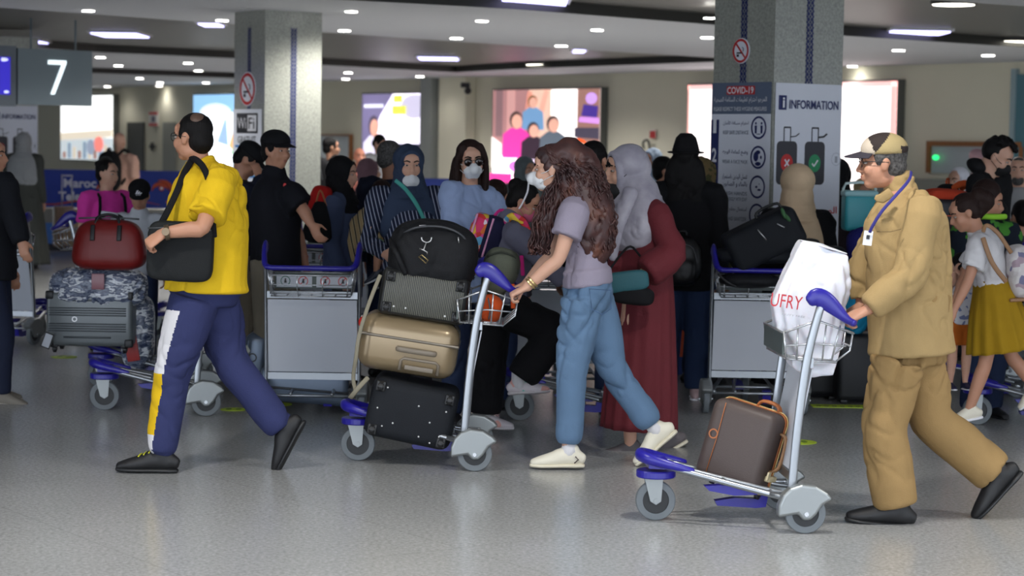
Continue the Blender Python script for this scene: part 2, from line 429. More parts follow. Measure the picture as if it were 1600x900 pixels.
def ad3(P, E):
    P([(0, 0), (.12, 0), (.16, .5), (.3, .75), (.5, 1), (0, 1)], (120, 112, 150)); E(.85, .85, .22, .14, (206, 200, 225), 2)
    P([(.04, .84), (.36, .84), (.36, .88), (.04, .88)], (240, 240, 255), 5); P([(.52, .9), (.66, .9), (.66, .98), (.52, .98)], (225, 225, 90), 4)
    P([(.5, .76), (.72, .76), (.72, .86), (.5, .86)], (225, 225, 90), 4)
    person_pic(P, E, .2, .6, .2, (232, 226, 246), (80, 70, 90)); P([(.0, 0), (.05, 0), (.06, .3), (0, .33)], (130, 30, 90), 7)
    P([(.6, 0), (.95, 0), (.95, .42), (.6, .42)], (52, 50, 78), 7, .7); P([(.61, .22), (.93, .22), (.93, .33), (.61, .33)], (225, 60, 150), 8); P([(.61, .12), (.93, .12), (.93, .17), (.61, .17)], (240, 240, 250), 8)
advert('glowing white and violet advert with a man in profile and a dark caption block', 566, 663, 148, 278, ad3, mat('adwhite3', (246, 240, 255), .6, emit=1.25))
def ad4(P, E):
    P([(0, .3), (.35, .3), (.35, 1), (0, 1)], (168, 122, 122)); P([(.03, .5), (.1, .5), (.1, 1), (.03, 1)], (130, 100, 104), 2); P([(.14, .45), (.22, .45), (.22, 1), (.14, 1)], (200, 150, 146), 2)
    P([(.35, .35), (.56, .35), (.56, 1), (.35, 1)], (226, 190, 170)); P([(.8, .3), (1, .3), (1, 1), (.8, 1)], (150, 110, 100)); P([(.78, .5), (1, .48), (1, .6), (.78, .6)], (70, 64, 80), 2)
    P([(.84, .72), (.98, .7), (.99, .82), (.86, .84)], (70, 50, 140), 4); P([(.82, .66), (1, .64), (1, .7), (.83, .71)], (216, 150, 235), 5); E(.93, .9, .05, .06, (205, 160, 240), 5)
    P([(.3, .62), (.34, .98), (.38, .98), (.39, .66)], (226, 150, 130), 2); P([(.42, .68), (.5, 1), (.54, .98), (.47, .64)], (226, 170, 150), 2)
    person_pic(P, E, .39, .86, .11, (110, 150, 190), (130, 90, 60)); person_pic(P, E, .24, .66, .15, (222, 60, 160), (70, 50, 50), 6); person_pic(P, E, .41, .56, .13, (50, 34, 48), (50, 36, 40), 9)
    person_pic(P, E, .6, .62, .14, (90, 100, 112), (66, 50, 50), 12); P([(.34, 0), (.8, 0), (.8, .26), (.34, .26)], (240, 220, 246), 15); E(.26, .18, .07, .06, (210, 120, 210), 16)
    P([(.38, .16), (.62, .16), (.62, .22), (.38, .22)], (170, 90, 190), 17); P([(0, 0), (.22, 0), (.22, .1), (0, .1)], (226, 60, 150), 16); P([(.84, .2), (1, .18), (1, .42), (.86, .44)], (240, 250, 250), 6)
    P([(0, .16), (.1, .2), (.1, .42), (0, .5)], (250, 244, 240), 6)
advert('large glowing pink advert picturing a cheering family with a man in magenta', 770, 937, 142, 284, ad4, mat('adwhite4', (252, 244, 240), .6, emit=1.25))
advert('big blank glowing pinkish white advert behind the information pillar', 1074, 1400, 134, 310, lambda P, E: (P([(.975, 0), (1, 0), (1, 1), (.975, 1)], (250, 190, 185)), P([(0, .96), (1, .96), (1, 1), (0, 1)], (250, 200, 196)), P([(0, 0), (.012, 0), (.012, 1), (0, 1)], (250, 190, 180))), mat('adwhite5', (255, 243, 240), .6, emit=1.25))

# small wall things
t = thing('wall_camera', 'small black security camera bracket high on the cream pilaster', 'camera', wp(730, 138, .3))
g = G(); g.box(wp(727, 133, .32), (.09, .05, .05), bev=.02); g.build('bracket', mat('blackp', (24, 24, 26), .4), t)
g = G(); g.ell(wp(731, 142, .36), (.07, .07, .07)); g.build('dome', MATS['blackp'], t)
def wallsign(name, label, x0, x1, y0, y1, rgb, bars):
    t = thing(name, label, 'sign', wp((x0 + x1) / 2, (y0 + y1) / 2, .03))
    a = wp(x0, y0, .03); b = wp(x1, y0, .03); zt = a.z; zb = wp(x0, y1, .03).z
    g = G(); o = V((a.x, a.y, zb)); u = V((b.x - a.x, b.y - a.y, 0)); v = V((0, 0, zt - zb))
    g.prism([(0, 0), (1, 0), (1, 1), (0, 1)], o, u, v, WN * .02); g.build('plate', mat('pl_' + label[:12], rgb, .5), t)
    for (q, c) in bars:
        g = G(); g.add([o + u * p[0] + v * p[1] + WN * .025 for p in q], [tuple(range(len(q)))], 0, False); g.build('marking', mat('mk%d_%d_%d' % c, c, .5), t)
wallsign('wall_notice', 'small red and white notice on the cream wall between the left adverts', 234, 248, 175, 197, (225, 220, 215), [([(0, 0), (1, 0), (1, .2), (0, .2)], (205, 60, 60)), ([(0, .8), (1, .8), (1, 1), (0, 1)], (205, 60, 60)), ([(.3, .3), (.7, .3), (.7, .7), (.3, .7)], (90, 80, 100))])
wallsign('fire_notice', 'tiny red fire notice on the wall left of the information pillar', 1017, 1026, 202, 216, (225, 215, 205), [([(0, 0), (1, 0), (1, .8), (0, .8)], (190, 60, 60))])
g = G(); g.tube([wp(1006, 232, .1), wp(1005, 222, .14), wp(1012, 219, .14), wp(1015, 230, .1), wp(1014, 240, .1)], .02, k=3); tag(g.build('hose_bracket', mat('hose', (70, 70, 66), .5)), 'dark curved hose bracket under the tiny red notice', 'bracket')
g = G(); g.ell(wp(238, 229, .08), (.09, .05, .05)); g.box(wp(238, 229, .03), (.04, .03, .1)); tag(g.build('door_closer', MATS['blackp']), 'small dark fitting on the wall between the two doors', 'fitting')

# ---------------------------------------------------------------- pillars
def pillar_mat():
    m = bpy.data.materials.new('speckled_stone'); m.use_nodes = True; nt = m.node_tree; b = nt.nodes['Principled BSDF']
    tc = nt.nodes.new('ShaderNodeTexCoord'); n = nt.nodes.new('ShaderNodeTexNoise'); n.inputs['Scale'].default_value = 55; n.inputs['Detail'].default_value = 5
    r = nt.nodes.new('ShaderNodeValToRGB'); e = r.color_ramp.elements; e[0].position = .30; e[0].color = (*lin((138, 140, 132)), 1); e[1].position = .70; e[1].color = (*lin((170, 171, 160)), 1)
    nt.links.new(tc.outputs['Object'], n.inputs['Vector']); nt.links.new(n.outputs['Fac'], r.inputs[0]); nt.links.new(r.outputs[0], b.inputs['Base Color'])
    b.inputs['Roughness'].default_value = .28; return m
M_PIL = pillar_mat(); M_NAVY = mat('navy_print', (34, 44, 100), .5); M_SIGNW = mat('sign_white', (228, 231, 240), .5); M_RED = mat('sign_red', (196, 44, 44), .5)
M_GREYB = mat('sign_slate', (96, 108, 130), .5); M_BLK = mat('print_black', (40, 40, 46), .5)
SIDE = .64
PIL = [(V((1.774, 15.0, 0)), 'wide speckled stone pillar wrapped in information posters'), (V((-2.466, 21.5, 0)), 'speckled stone pillar with a wifi sign and a blue diamond strip'), (V((-6.72, 28.0, 0)), 'distant pillar with an information poster at the left edge')]
for C, lb in PIL:
    t = thing('pillar', lb, 'pillar', C)
    g = G(); g.prism([(0, 0), (SIDE, 0), (SIDE, SIDE), (0, SIDE)], C, E1, E2, V((0, 0, CZ))); g.build('shaft', M_PIL, t)
    if lb.startswith('distant'): continue
    for (u, w) in ((E1, -E2), (E2, -E1)):      # diamond strip in the middle of each face
        g = G(); z = 1.0
        while z < 2.72:
            for q in (-.016, .016):
                c = C + u * (SIDE * .5 + q) + w * .003 + V((0, 0, z))
                g.add([c - u * .015, c - UP * .017, c + u * .015, c + UP * .017], [(0, 1, 2, 3)], 0, False)
            for q in (-.028, 0, .028):
                c = C + u * (SIDE * .5 + q) + w * .003 + V((0, 0, z + .019))
                g.add([c - u * .009, c - UP * .014, c + u * .009, c + UP * .014], [(0, 1, 2, 3)], 0, False)
            z += .038
        g.build('diamond_strip', M_NAVY, t, label='dark blue diamond pattern strip')
def sign_panel(t, C, u, n, x0, x1, z0, z1, m, name='panel', off=.006, th=.004):
    g = G(); o = C + u * x0 + n * off + V((0, 0, z0)); g.prism([(0, 0), (x1 - x0, 0), (x1 - x0, z1 - z0), (0, z1 - z0)], o, u, UP, n * th); return g.build(name, m, t)
def ring_flat(g, c, u, v, r0, r1, n=28, mi=0):
    vs = []
    for i in range(n):
        a = 2 * math.pi * i / n; e = u * math.cos(a) + v * math.sin(a); vs += [c + e * r0, c + e * r1]
    g.add(vs, [(2 * i, 2 * i + 1, (2 * i + 3) % (2 * n), (2 * i + 2) % (2 * n)) for i in range(n)], mi, False)
def disc_flat(g, c, u, v, r, ry=None, n=24, mi=0):
    ry = ry or r; g.add([c + u * (r * math.cos(2 * math.pi * i / n)) + v * (ry * math.sin(2 * math.pi * i / n)) for i in range(n)], [tuple(range(n))], mi, False)
def nosmoking(C, u, n, x, z, r, label):
    c = C + u * x + n * .012 + V((0, 0, z)); t = thing('no_smoking_sign', label, 'sign', c)
    g = G(); g.disc(c - n * .006, n, r * 1.06, .008, n=32); g.build('plate', M_SIGNW, t)
    g = G(); f = c + n * .001; ring_flat(g, f, u, UP, r * .8, r); d = (u * .70 - UP * .72); e = (u * .72 + UP * .70)
    g.add([f - d * r * .82 - e * r * .08, f + d * r * .82 - e * r * .08, f + d * r * .82 + e * r * .08, f - d * r * .82 + e * r * .08], [(0, 1, 2, 3)], 0, False); g.build('red_ring', M_RED, t)
    g = G(); g.add([f + u * -r * .5 - UP * r * .12, f + u * r * .3 - UP * r * .12, f + u * r * .3 - UP * r * .24, f + u * -r * .5 - UP * r * .24], [(0, 1, 2, 3)], 0, False)
    g.add([f - u * r * .5 - UP * r * .3, f - u * r * .2 - UP * r * .3, f - u * r * .2 - UP * r * .5, f - u * r * .5 - UP * r * .5], [(0, 1, 2, 3)], 0, False)
    g.tube([f + u * r * .3 - UP * r * .05, f + u * r * .35 + UP * r * .15, f + u * r * .2 + UP * r * .3], r * .03, k=3); g.build('cigarette', M_BLK, t)
CR = PIL[0][0]; CL = PIL[1][0]; C3 = PIL[2][0]
# on E2 (left) faces the reading direction is -E2 ; the face starts at C + SIDE*E2
def leftface(C): return C + E2 * SIDE, -E2, -E1
O, U, N = leftface(CR)
nosmoking(O, U, N, .30, 2.30, .084, 'round red no smoking sign on the information pillar')
nosmoking(CL, E1, -E2, SIDE*0 - .0 + .0 - 0.0 + .0, 0, .001, 'x') if False else None
OL, UL, NL = leftface(CL)
nosmoking(OL, UL, NL, .30, 2.13, .16, 'round red no smoking sign above the wifi sign')
# covid poster
t = thing('covid_poster', 'blue and white COVID-19 safety rules poster on the pillar', 'poster', O + N * .01)
sign_panel(t, O, U, N, .0, SIDE - .015, .45, 1.86, M_SIGNW, 'white_sheet')
sign_panel(t, O, U, N, .0, SIDE - .015, 1.86, 2.08, M_GREYB, 'heading_band')
sign_panel(t, O, U, N, .0, .085, .45, 1.82, M_NAVY, 'number_band', .011, .002)
F = lambda x, z, k=.014: O + U * x + N * k + V((0, 0, z))
text('COVID-19', .28, F(.31, 2.025), U, UP, mat('print_white', (235, 235, 240), .5), t, bold=.02)
g = G(); c = F(.31, 2.025, .012); g.add([c - U * .15 - UP * .03, c + U * .15 - UP * .03, c + U * .15 + UP * .03, c - U * .15 + UP * .03], [(0, 1, 2, 3)], 0, False); g.build('red_box', M_RED, t)
M_PW = MATS['print_white']
text(arab('المرجو احترام تعليمات السلامة الصحية'), .56, F(.31, 1.955), U, UP, M_PW, t, height=.05)
text('PLEASE RESPECT THESE HYGIENE MEASURES', .56, F(.31, 1.895), U, UP, M_PW, t, height=.028)
rows = [('1', 1.745, ['احترام مسافة الأمان'], ['KEEP SAFE DISTANCE']), ('2', 1.54, ['وضع كمامة الوجه'], ['WEAR A FACE MASK']),
        ('3', 1.335, ['غسل اليدين باستمرار', 'بالماء و الصابون'], ['WASH HANDS', 'INCREASINGLY WITH SOAP']), ('4', 1.14, ['استعمال معقم اليدين'], ['USE HAND SANITIZER'])]
for k, (num, z, ar, en) in enumerate(rows):
    text(num, .035 if num == '1' else .05, F(.045, z + .03), U, UP, M_PW, t, height=.10, bold=.03, name='numeral')
    zz = z + (.05 if len(ar) == 1 else .085)
    for a in ar: text(arab(a), .27, F(.27, zz), U, UP, M_NAVY, t, height=.042); zz -= .052
    for a in en: text(a, .27, F(.27, zz - .012), U, UP, MATS['sign_slate'], t, height=.026); zz -= .04
    g = G(); c = F(.51, z + .02); ring_flat(g, c, U, UP, .066, .08)
    if k == 0:
        for q in (-.03, .03): disc_flat(g, c + U * q + UP * .03, U, UP, .009); g.add([c + U * (q - .012) + UP * .015, c + U * (q + .012) + UP * .015, c + U * (q + .009) - UP * .04, c + U * (q - .009) - UP * .04], [(0, 1, 2, 3)], 0, False)
        g.add([c - U * .02 - UP * .042, c + U * .02 - UP * .042, c + U * .02 - UP * .047, c - U * .02 - UP * .047], [(0, 1, 2, 3)], 0, False)
    elif k == 1:
        disc_flat(g, c - U * .022 + UP * .005, U, UP, .026, .034); disc_flat(g, c - U * .0 + UP * .035, U, UP, .024, .014); disc_flat(g, c + U * .03 - UP * .0, U, UP, .009, .012); disc_flat(g, c - UP * .045, U, UP, .03, .014)
    elif k == 2:
        disc_flat(g, c - U * .01 + UP * .0, U, UP, .012, .008); disc_flat(g, c + U * .02 - UP * .02, U, UP, .018, .007); disc_flat(g, c + U * .02 + UP * .02, U, UP, .004)
    else:
        g.add([c + U * .01 - UP * .03, c + U * .045 - UP * .03, c + U * .045 + UP * .0, c + U * .01 + UP * .0], [(0, 1, 2, 3)], 0, False); g.add([c + U * .02, c + U * .032, c + U * .032 + UP * .02, c + U * .02 + UP * .02], [(0, 1, 2, 3)], 0, False)
    g.build('pictogram', M_NAVY, t)
text(arab('في حالة أعراض'.replace('في ', '').replace('أعراض', 'أسعاف')), .3, F(.25, .99), U, UP, M_NAVY, t, height=.05)
# information poster(s)
def info(C, lb, zt, full=True):
    t = thing('information_poster', lb, 'poster', C - E2 * .01)
    sign_panel(t, C, E1, -E2, .012, SIDE - .012, .35, zt, M_SIGNW, 'white_sheet')
    F = lambda x, z, k=.014: C + E1 * x - E2 * k + V((0, 0, z))
    g = G(); g.box(F(.075, zt - .135, .012), (.036, .003, .05), Matrix.Rotation(A35, 3, 'Z'), bev=.0028); g.build('info_badge', M_NAVY, t, label='rounded navy square with a white i')
    text('i', .02, F(.075, zt - .135, .022), E1, UP, M_PW, t, height=.07, bold=.02)
    text('INFORMATION', .46, F(.365, zt - .145), E1, UP, M_NAVY, t, height=.062, bold=.018)
    for k, (x, col, mk) in enumerate([(.125, (205, 50, 50), 'x'), (.385, (50, 150, 100), 'v')]):
        z0, z1 = zt - .70, zt - .40
        o = F(x - .1, z0 - .03 * 0, .011)
        c = F(x, (z0 + z1) / 2, .011); g = G(); hw, hh = .095, (z1 - z0) / 2; r = .035; poly = []
        for (sx, sz, a0) in ((1, 1, 0), (-1, 1, 90), (-1, -1, 180), (1, -1, 270)):
            for i in range(5):
                a = math.radians(a0 + i * 22.5); poly.append((sx * (hw - r) + r * math.cos(a), sz * (hh - r) + r * math.sin(a)))
        g.add([c + E1 * p[0] + UP * p[1] for p in poly], [tuple(range(len(poly)))], 0, False)
        for s in (-.03, .03): g.tube([c + E1 * s + UP * hh, c + E1 * s + UP * (hh + .095)], .004, n=6)
        g.tube([c - E1 * .03 + UP * (hh + .095), c + E1 * .03 + UP * (hh + .095)], .006, n=6)
        g.tube([c + E1 * .03 + UP * (hh + .03), c + E1 * .08 + UP * (hh + .035), c + E1 * .11 + UP * (hh + .055)], .007 if mk == 'v' else .004, n=6)
        g.build('suitcase_picture', mat('case_print', (62, 62, 68), .5), t)
        g = G(); q = c - E2 * .002; disc_flat(g, q, E1, UP, .056, .062); g.build('round_mark', mat('mark%s' % mk, col, .5), t)
        g = G(); q = c - E2 * .004
        L = [((-.02, -.024), (.02, .024)), ((-.02, .024), (.02, -.024))] if mk == 'x' else [((-.026, -.002), (-.006, -.022)), ((-.008, -.022), (.028, .022))]
        for a, b in L:
            d = V((b[0] - a[0], b[1] - a[1], 0)).normalized() * .006
            g.add([q + E1 * (a[0] - d.y) + UP * (a[1] + d.x), q + E1 * (a[0] + d.y) + UP * (a[1] - d.x), q + E1 * (b[0] + d.y) + UP * (b[1] - d.x), q + E1 * (b[0] - d.y) + UP * (b[1] + d.x)], [(0, 1, 2, 3)], 0, False)
        g.build('tick_mark' if mk == 'v' else 'cross_mark', M_PW, t)
    g = G(); c = F(.59, zt - .52, .011); ring_flat(g, c, E1, UP, .042, .045); g.add([c - E1 * .012 - UP * .025, c + E1 * .012 - UP * .025, c + E1 * .012 + UP * .02, c - E1 * .012 + UP * .02], [(0, 1, 2, 3)], 0, False); g.build('tag_drawing', mat('faint_print', (170, 174, 184), .5), t)
    text(arab('المرجو عدم ترك'), .56, F(.325, zt - .89), E1, UP, M_RED, t, height=.075, bold=.01)
info(CR, 'white INFORMATION poster with two suitcase pictures on the near pillar', 2.075)
info(C3, 'white INFORMATION poster with two suitcase pictures on the distant left pillar', 2.02)
# wifi sign on left pillar's left face
t = thing('wifi_sign', 'white wifi sign with blue lines on the stone pillar', 'sign', OL + NL * .01)
x0 = .03; sign_panel(t, OL, UL, NL, .0, .60, .6, 1.93, M_SIGNW, 'panel')
F = lambda x, z, k=.014: OL + UL * x + NL * k + V((0, 0, z))
g = G(); c = F(.3, 1.79, .011); g.box(c, (.003, .22, .1), Matrix.Rotation(A35, 3, 'Z'), bev=.0028); g.build('badge', M_BLK, t)
g = G(); c = F(.41, 1.79, .016); g.box(c, (.003, .09, .08), Matrix.Rotation(A35, 3, 'Z'), bev=.0028); g.build('badge_window', M_PW, t)
text('Wi', .18, F(.2, 1.79, .017), UL, UP, M_PW, t, height=.11); text('Fi', .12, F(.41, 1.79, .021), UL, UP, M_BLK, t, height=.11)
text('GRATUIT', .38, F(.3, 1.625), UL, UP, M_BLK, t, height=.07)
for z in (1.56, 1.41, 1.26): sign_panel(t, OL, UL, NL, .05, .56, z - .012, z + .012, mat('print_blue', (70, 130, 190), .5), 'blue_line', .011, .002)

# hanging gate sign 7 with its screen
SD = 23.5
a = pt(28, 163, SD); u = E1; zt = pt(28, 75, SD).z; zb = a.z
t = thing('gate_sign', 'grey hanging sign with a large white number 7', 'sign', a)
wS = (pt(151, 120, SD + .75).x - a.x) / u.x
M_SG = mat('sign_grey', (116, 128, 136), .4)
g = G(); g.prism([(0, 0), (wS, 0), (wS, zt - zb), (0, zt - zb)], V((a.x, a.y, zb)), u, UP, E2 * .12); g.build('case', M_SG, t)
c = V((a.x, a.y, (zt + zb) / 2)) + u * (wS * .52)
g = G(); h = .185; s7 = [(-.105, h), (.105, h), (.105, h - .035), (-.03, -h), (-.075, -h), (.052, h - .045), (-.105, h - .045)]
g.prism(s7, c - E2 * .012 + UP * .0, u, UP, E2 * .01); g.build('numeral', mat('lit_white', (232, 246, 250), .5, emit=1.0), t)
for q in (.2, .8):
    g = G(); g.tube([V((a.x, a.y, zt)) + u * wS * q + E2 * .06, V((a.x, a.y, CZ)) + u * wS * q + E2 * .06], .012); g.build('hanger_rod', M_SG, t)
t = thing('information_screen', 'hanging grey screen case with a blue lit display beside the number 7 sign', 'screen', a - u * .2)
g = G(); g.prism([(-1.3, -.02), (-.02, -.02), (-.02, zt - zb + .02), (-1.3, zt - zb + .02)], V((a.x, a.y, zb)), u, UP, E2 * .14); g.build('case', mat('screen_case', (96, 104, 112), .4), t)
g = G(); g.prism([(-1.2, .1), (-.09, .1), (-.09, zt - zb - .1), (-1.2, zt - zb - .1)], V((a.x, a.y, zb)) - E2 * .012, u, UP, E2 * .01); g.build('display', mat('screen_blue', (38, 26, 160), .3, emit=.9), t)
g = G(); g.ell(V((a.x, a.y, zt - .13)) + u * -.17 - E2 * .02, (.05, .01, .02)); g.ell(V((a.x, a.y, zb + .13)) + u * -.14 - E2 * .02, (.03, .01, .015)); g.build('screen_icon', mat('icon_white', (210, 215, 240), .4, emit=.8), t)
g = G(); g.tube([V((a.x, a.y, zt)) + u * -.5 + E2 * .06, V((a.x, a.y, CZ)) + u * -.5 + E2 * .06], .012); g.build('hanger_rod', M_SG, t)

# ---------------------------------------------------------------- ceiling lamps
M_LAMP = mat('lamp_glow', (255, 252, 244), .5, emit=14.0); M_RIM = mat('lamp_rim', (220, 220, 220), .4)
def spotlight(p, w, name='lamp', ang=150, r=.09):
    l = bpy.data.lights.new(name, 'SPOT'); l.energy = w; l.color = LAMPCOL; l.spot_size = math.radians(ang); l.spot_blend = .7; l.shadow_soft_size = r
    o = bpy.data.objects.new(name, l); COL.objects.link(o); o.location = p; return o
near = [(549, 17), (538, 47), (138, 16), (347, 31), (753, 32), (713, 59), (933, 46), (877, 71), (1105, 58), (1404, 78), (1332, 103), (1544, 86), (1109, 27)]
far = [(157, 89), (185, 102), (294, 98), (310, 110), (168, 135), (218, 122), (250, 129), (249, 134), (293, 134), (322, 129), (544, 113), (540, 123), (533, 128), (656, 119), (675, 124), (840, 120), (924, 117), (1013, 114), (355, 132)]
names = ['first', 'second', 'third', 'fourth', 'fifth', 'sixth', 'seventh', 'eighth', 'ninth', 'tenth', 'eleventh', 'twelfth', 'thirteenth', 'fourteenth', 'fifteenth', 'sixteenth', 'seventeenth', 'eighteenth', 'nineteenth', 'twentieth']
def downlight(p, r, label, group):
    t = thing('downlight', label, 'ceiling lamp', p, group=group)
    g = G(); g.disc(V(p) - UP * .008, UP, r, .012, n=20); g.build('diffuser', M_LAMP, t)
    g = G(); g.disc(V(p) - UP * .004, UP, r * 1.15, .006, n=20, ri=r); g.build('rim', M_RIM, t)
for grp, lst, gn in ((sorted(near), near, 'bright round lamp in the near white ceiling band'), (sorted(far), far, 'small round lamp in the far white ceiling')):
    for i, (x, y) in enumerate(grp):
        p = atz(x, y, CZ); d = p.y; wd = (p - WP).dot(WN)
        downlight(p, .0033 * d * .85 if d < 30 else .075, '%s, %s from the left' % (gn, names[i]), gn.replace('lamp', 'lamps'))
        spotlight(p - UP * .06, LAMP * (1.25 if gn[0] == 'b' else 1.3 if d < 36 else .9) * (1 if wd > 3 else .15), r=.2)
big = [(283, 83), (318, 117), (855, 100), (665, 106), (1490, 4), (1588, 63)]
for i, (x, y) in enumerate(sorted(big)):
    p = atz(x, y, CZ + .08); t = thing('round_ceiling_lamp', 'large flat oval-looking round lamp in the dark slatted ceiling, %s from the left' % names[i], 'ceiling lamp', p, group='large round lamps in the slatted ceiling')
    r = 33 * p.y / FPX
    g = G(); g.disc(p, UP, r, .05, n=28); g.build('diffuser', mat('lamp_soft', (255, 250, 235), .5, emit=5.0), t); g = G(); g.disc(p + UP * .01, UP, r * 1.08, .06, n=28, ri=r); g.build('rim', M_DARK, t)
    spotlight(p - UP * .1, LAMP * 2, r=.25)
pan = [(188, 54, 70, 8), (835, 2, 100, 9), (685, 91, 60, 5), (1432, 50, 88, 5), (505, 98, 40, 4), (66, 66, 12, 4), (330, 38, 30, 4), (905, 79, 18, 4)]
for i, (x, y, w, h) in enumerate(sorted(pan)):
    p = atz(x, y, CZ + .085); hx = w / 2 * p.y / FPX; hy = abs(atz(x, y - h / 2, CZ + .085).y - atz(x, y + h / 2, CZ + .085).y) / 2
    t = thing('panel_lamp', 'bluish rectangular lamp panel in the dark slatted ceiling, %s from the left' % names[i], 'ceiling lamp', p, group='bluish lamp panels')
    g = G(); g.box(p, (hx, min(hy, .5), .02)); g.build('diffuser', mat('lamp_blue', (196, 192, 255), .5, emit=2.6), t)
    g = G(); g.box(p + UP * .012, (hx + .04, min(hy, .5) + .04, .015)); g.build('frame', M_RIM, t)
# the same ceiling goes on above and behind the photographer: its lamps, in rows
for ix in range(-2, 3):
    for iy in range(0, 3):
        p = V((ix * 3.0 + 1.0, 2.6 + iy * 3.0, CZ))
        if iy == 2 and abs(ix) == 2: continue
        downlight(p, .09, 'round ceiling lamp above the front of the hall, %s row, %s from the left' % (names[iy], names[ix + 2]), 'lamps of the front ceiling'); spotlight(p - UP * .06, LAMP * 1.0)

# ---------------------------------------------------------------- floor stickers
M_LIME = mat('lime_sticker', (196, 222, 50), .5)
for (x, y, r, lb) in [(1248, 691, .062, 'lime green round floor sticker behind the suitcase trolley'), (100, 558, .06, 'lime green floor sticker near the left edge'), (365, 640, .05, 'lime green floor sticker behind the yellow shirted man'), (432, 632, .06, 'lime green floor sticker under the empty trolley')]:
    p = atz(x, y, 0); t = thing('floor_sticker', lb, 'sticker', p)
    g = G(); g.disc(p + UP * .002, UP, r * 1.6, .003, n=32); g.build('disc', M_LIME, t)
    g = G(); 
    for q in (-.03, .03): g.ell(p + V((q, .0, .004)), (.018, .045, .002))
    g.build('footprint_mark', mat('sticker_dark', (120, 150, 40), .5), t)
p = atz(1310, 635, 0); t = thing('floor_tape', 'dashed yellow and orange floor tape strip behind the khaki man', 'tape', p)
g = G(); g.box(p + UP * .002, (.17, .07, .0015)); g.build('strip', MATS['lime_sticker'], t)
g = G(); [g.box(p + V((-.13 + i * .05, -.03, .004)), (.014, .012, .0012)) for i in range(6)]; g.build('dash_pattern', MATS['print_black'], t)

# ---------------------------------------------------------------- carousel edge with banner
M_BLUE = mat('banner_blue', (34, 62, 160), .5); M_ORG = mat('banner_orange', (222, 92, 52), .5)
def banner(label, x0, x1, d, zt, zb, logos):
    a = pt(x0, 300, d); o = V((a.x, a.y, 0)); L = (pt(x1, 300, d).x - a.x) / (E1.x - .0) * .93
    u = (E1 * .35 + V((1, 0, 0)) * .65).normalized(); L = (x1 - x0) / FPX * d * 1.06
    n = V((u.y, -u.x, 0)); t = thing('banner_board', label, 'barrier', o)
    g = G(); g.prism([(0, zb), (L, zb), (L, zt), (0, zt)], o, u, UP, -n * .05); g.build('board', M_BLUE, t)
    for (f, w) in logos:
        c = o + u * (L * f) + UP * ((zt + zb) / 2) + n * .006
        if w:
            text('Maroc', .46, c + UP * .08, u, UP, M_PW, t, height=.13, bold=.03); text('Telecom', .6, c - UP * .11, u, UP, M_PW, t, height=.13, bold=.03)
        else:
            g = G()
            for (a0, a1, rr, w2) in ((100, -60, .17, .035), (170, 20, .12, .03)):
                P = []; 
                for i in range(9):
                    an = math.radians(a0 + (a1 - a0) * i / 8); P.append((c + u * (rr * math.cos(an) - .02) + UP * (rr * math.sin(an) - .04), w2 * math.sin(math.pi * (i + .6) / 9.2), .004))
                g.loft(P, ref=n, n=6, cap=False)
            disc_flat(g, c + n * .002 + UP * .02, u, UP, .04); g.build('logo', M_ORG, t)
            g = G(); disc_flat(g, c + n * .006 + UP * .02, u, UP, .02); g.build('logo_dot', M_PW, t)
            g = G(); g.loft([(c - u * (1.0 - i * .14) + UP * (-.2 - .03 * math.sin(i)), .012 * math.sin(math.pi * (i + .3) / 7.6), .004) for i in range(8)], ref=n, n=6, cap=False); g.build('swoosh', M_ORG, t)
    return o, u, n, L, t
o_, u_, n_, L_, t = banner('long blue telecom banner board with white lettering on the left', 66, 268, 31, 1.16, .62, [(.27, 1), (.46, 0), (.86, 0)])
banner('blue banner board behind the women left of the large advert', 640, 705, 31, 1.12, .6, [(.6, 0)])
t = thing('baggage_carousel', 'low steel baggage carousel with a blue panel below the telecom banner', 'carousel', o_)
g = G(); g.prism([(0, .40), (L_ * 1.7, .40), (L_ * 1.7, .60), (0, .60)], o_, u_, UP, -n_ * .9); g.build('steel_edge', mat('brushed_steel', (140, 138, 130), .35, .6), t)
g = G(); g.prism([(0, .1), (L_ * .5, .1), (L_ * .5, .40), (0, .40)], o_ + n_ * .01, u_, UP, -n_ * .8); g.build('blue_panel', mat('panel_blue', (70, 120, 190), .4), t)
text('LE M', .36, o_ + u_ * .62 + UP * .27 + n_ * .02, u_, UP, M_PW, t, height=.09)
g = G(); g.prism([(0, 0), (L_ * 1.7, 0), (L_ * 1.7, .1), (0, .1)], o_ - n_ * .05, u_, UP, -n_ * .8); g.build('plinth', M_BLK, t)
# low banner left of the near pillar
a = pt(1040, 560, 15.6); t = thing('low_barrier', 'low blue and orange barrier panel beside the pillar foot', 'barrier', V((a.x, a.y, 0)))
g = G(); g.box(V((a.x + .14, a.y - .1, .35)), (.24, .03, .35)); g.build('board', mat('barrier_blue', (38, 62, 130), .5), t)
g = G(); c = V((a.x + .12, a.y - .135, .38)); g.prism([(-.03, -.25), (.1, -.25), (.07, .2), (0, .2)], c, V((1, 0, 0)), UP, V((0, -.006, 0)))
g.prism([(.16, -.1), (.24, -.15), (.25, .02), (.2, .08), (.17, .03)], c, V((1, 0, 0)), UP, V((0, -.006, 0))); g.build('orange_shape', M_ORG, t)
g = G(); disc_flat(g, c + V((.02, -.01, .0)), V((1, 0, 0)), UP, .03, .06); disc_flat(g, c + V((.2, -.01, .12)), V((1, 0, 0)), UP, .03, .03); g.build('white_shape', M_PW, t)
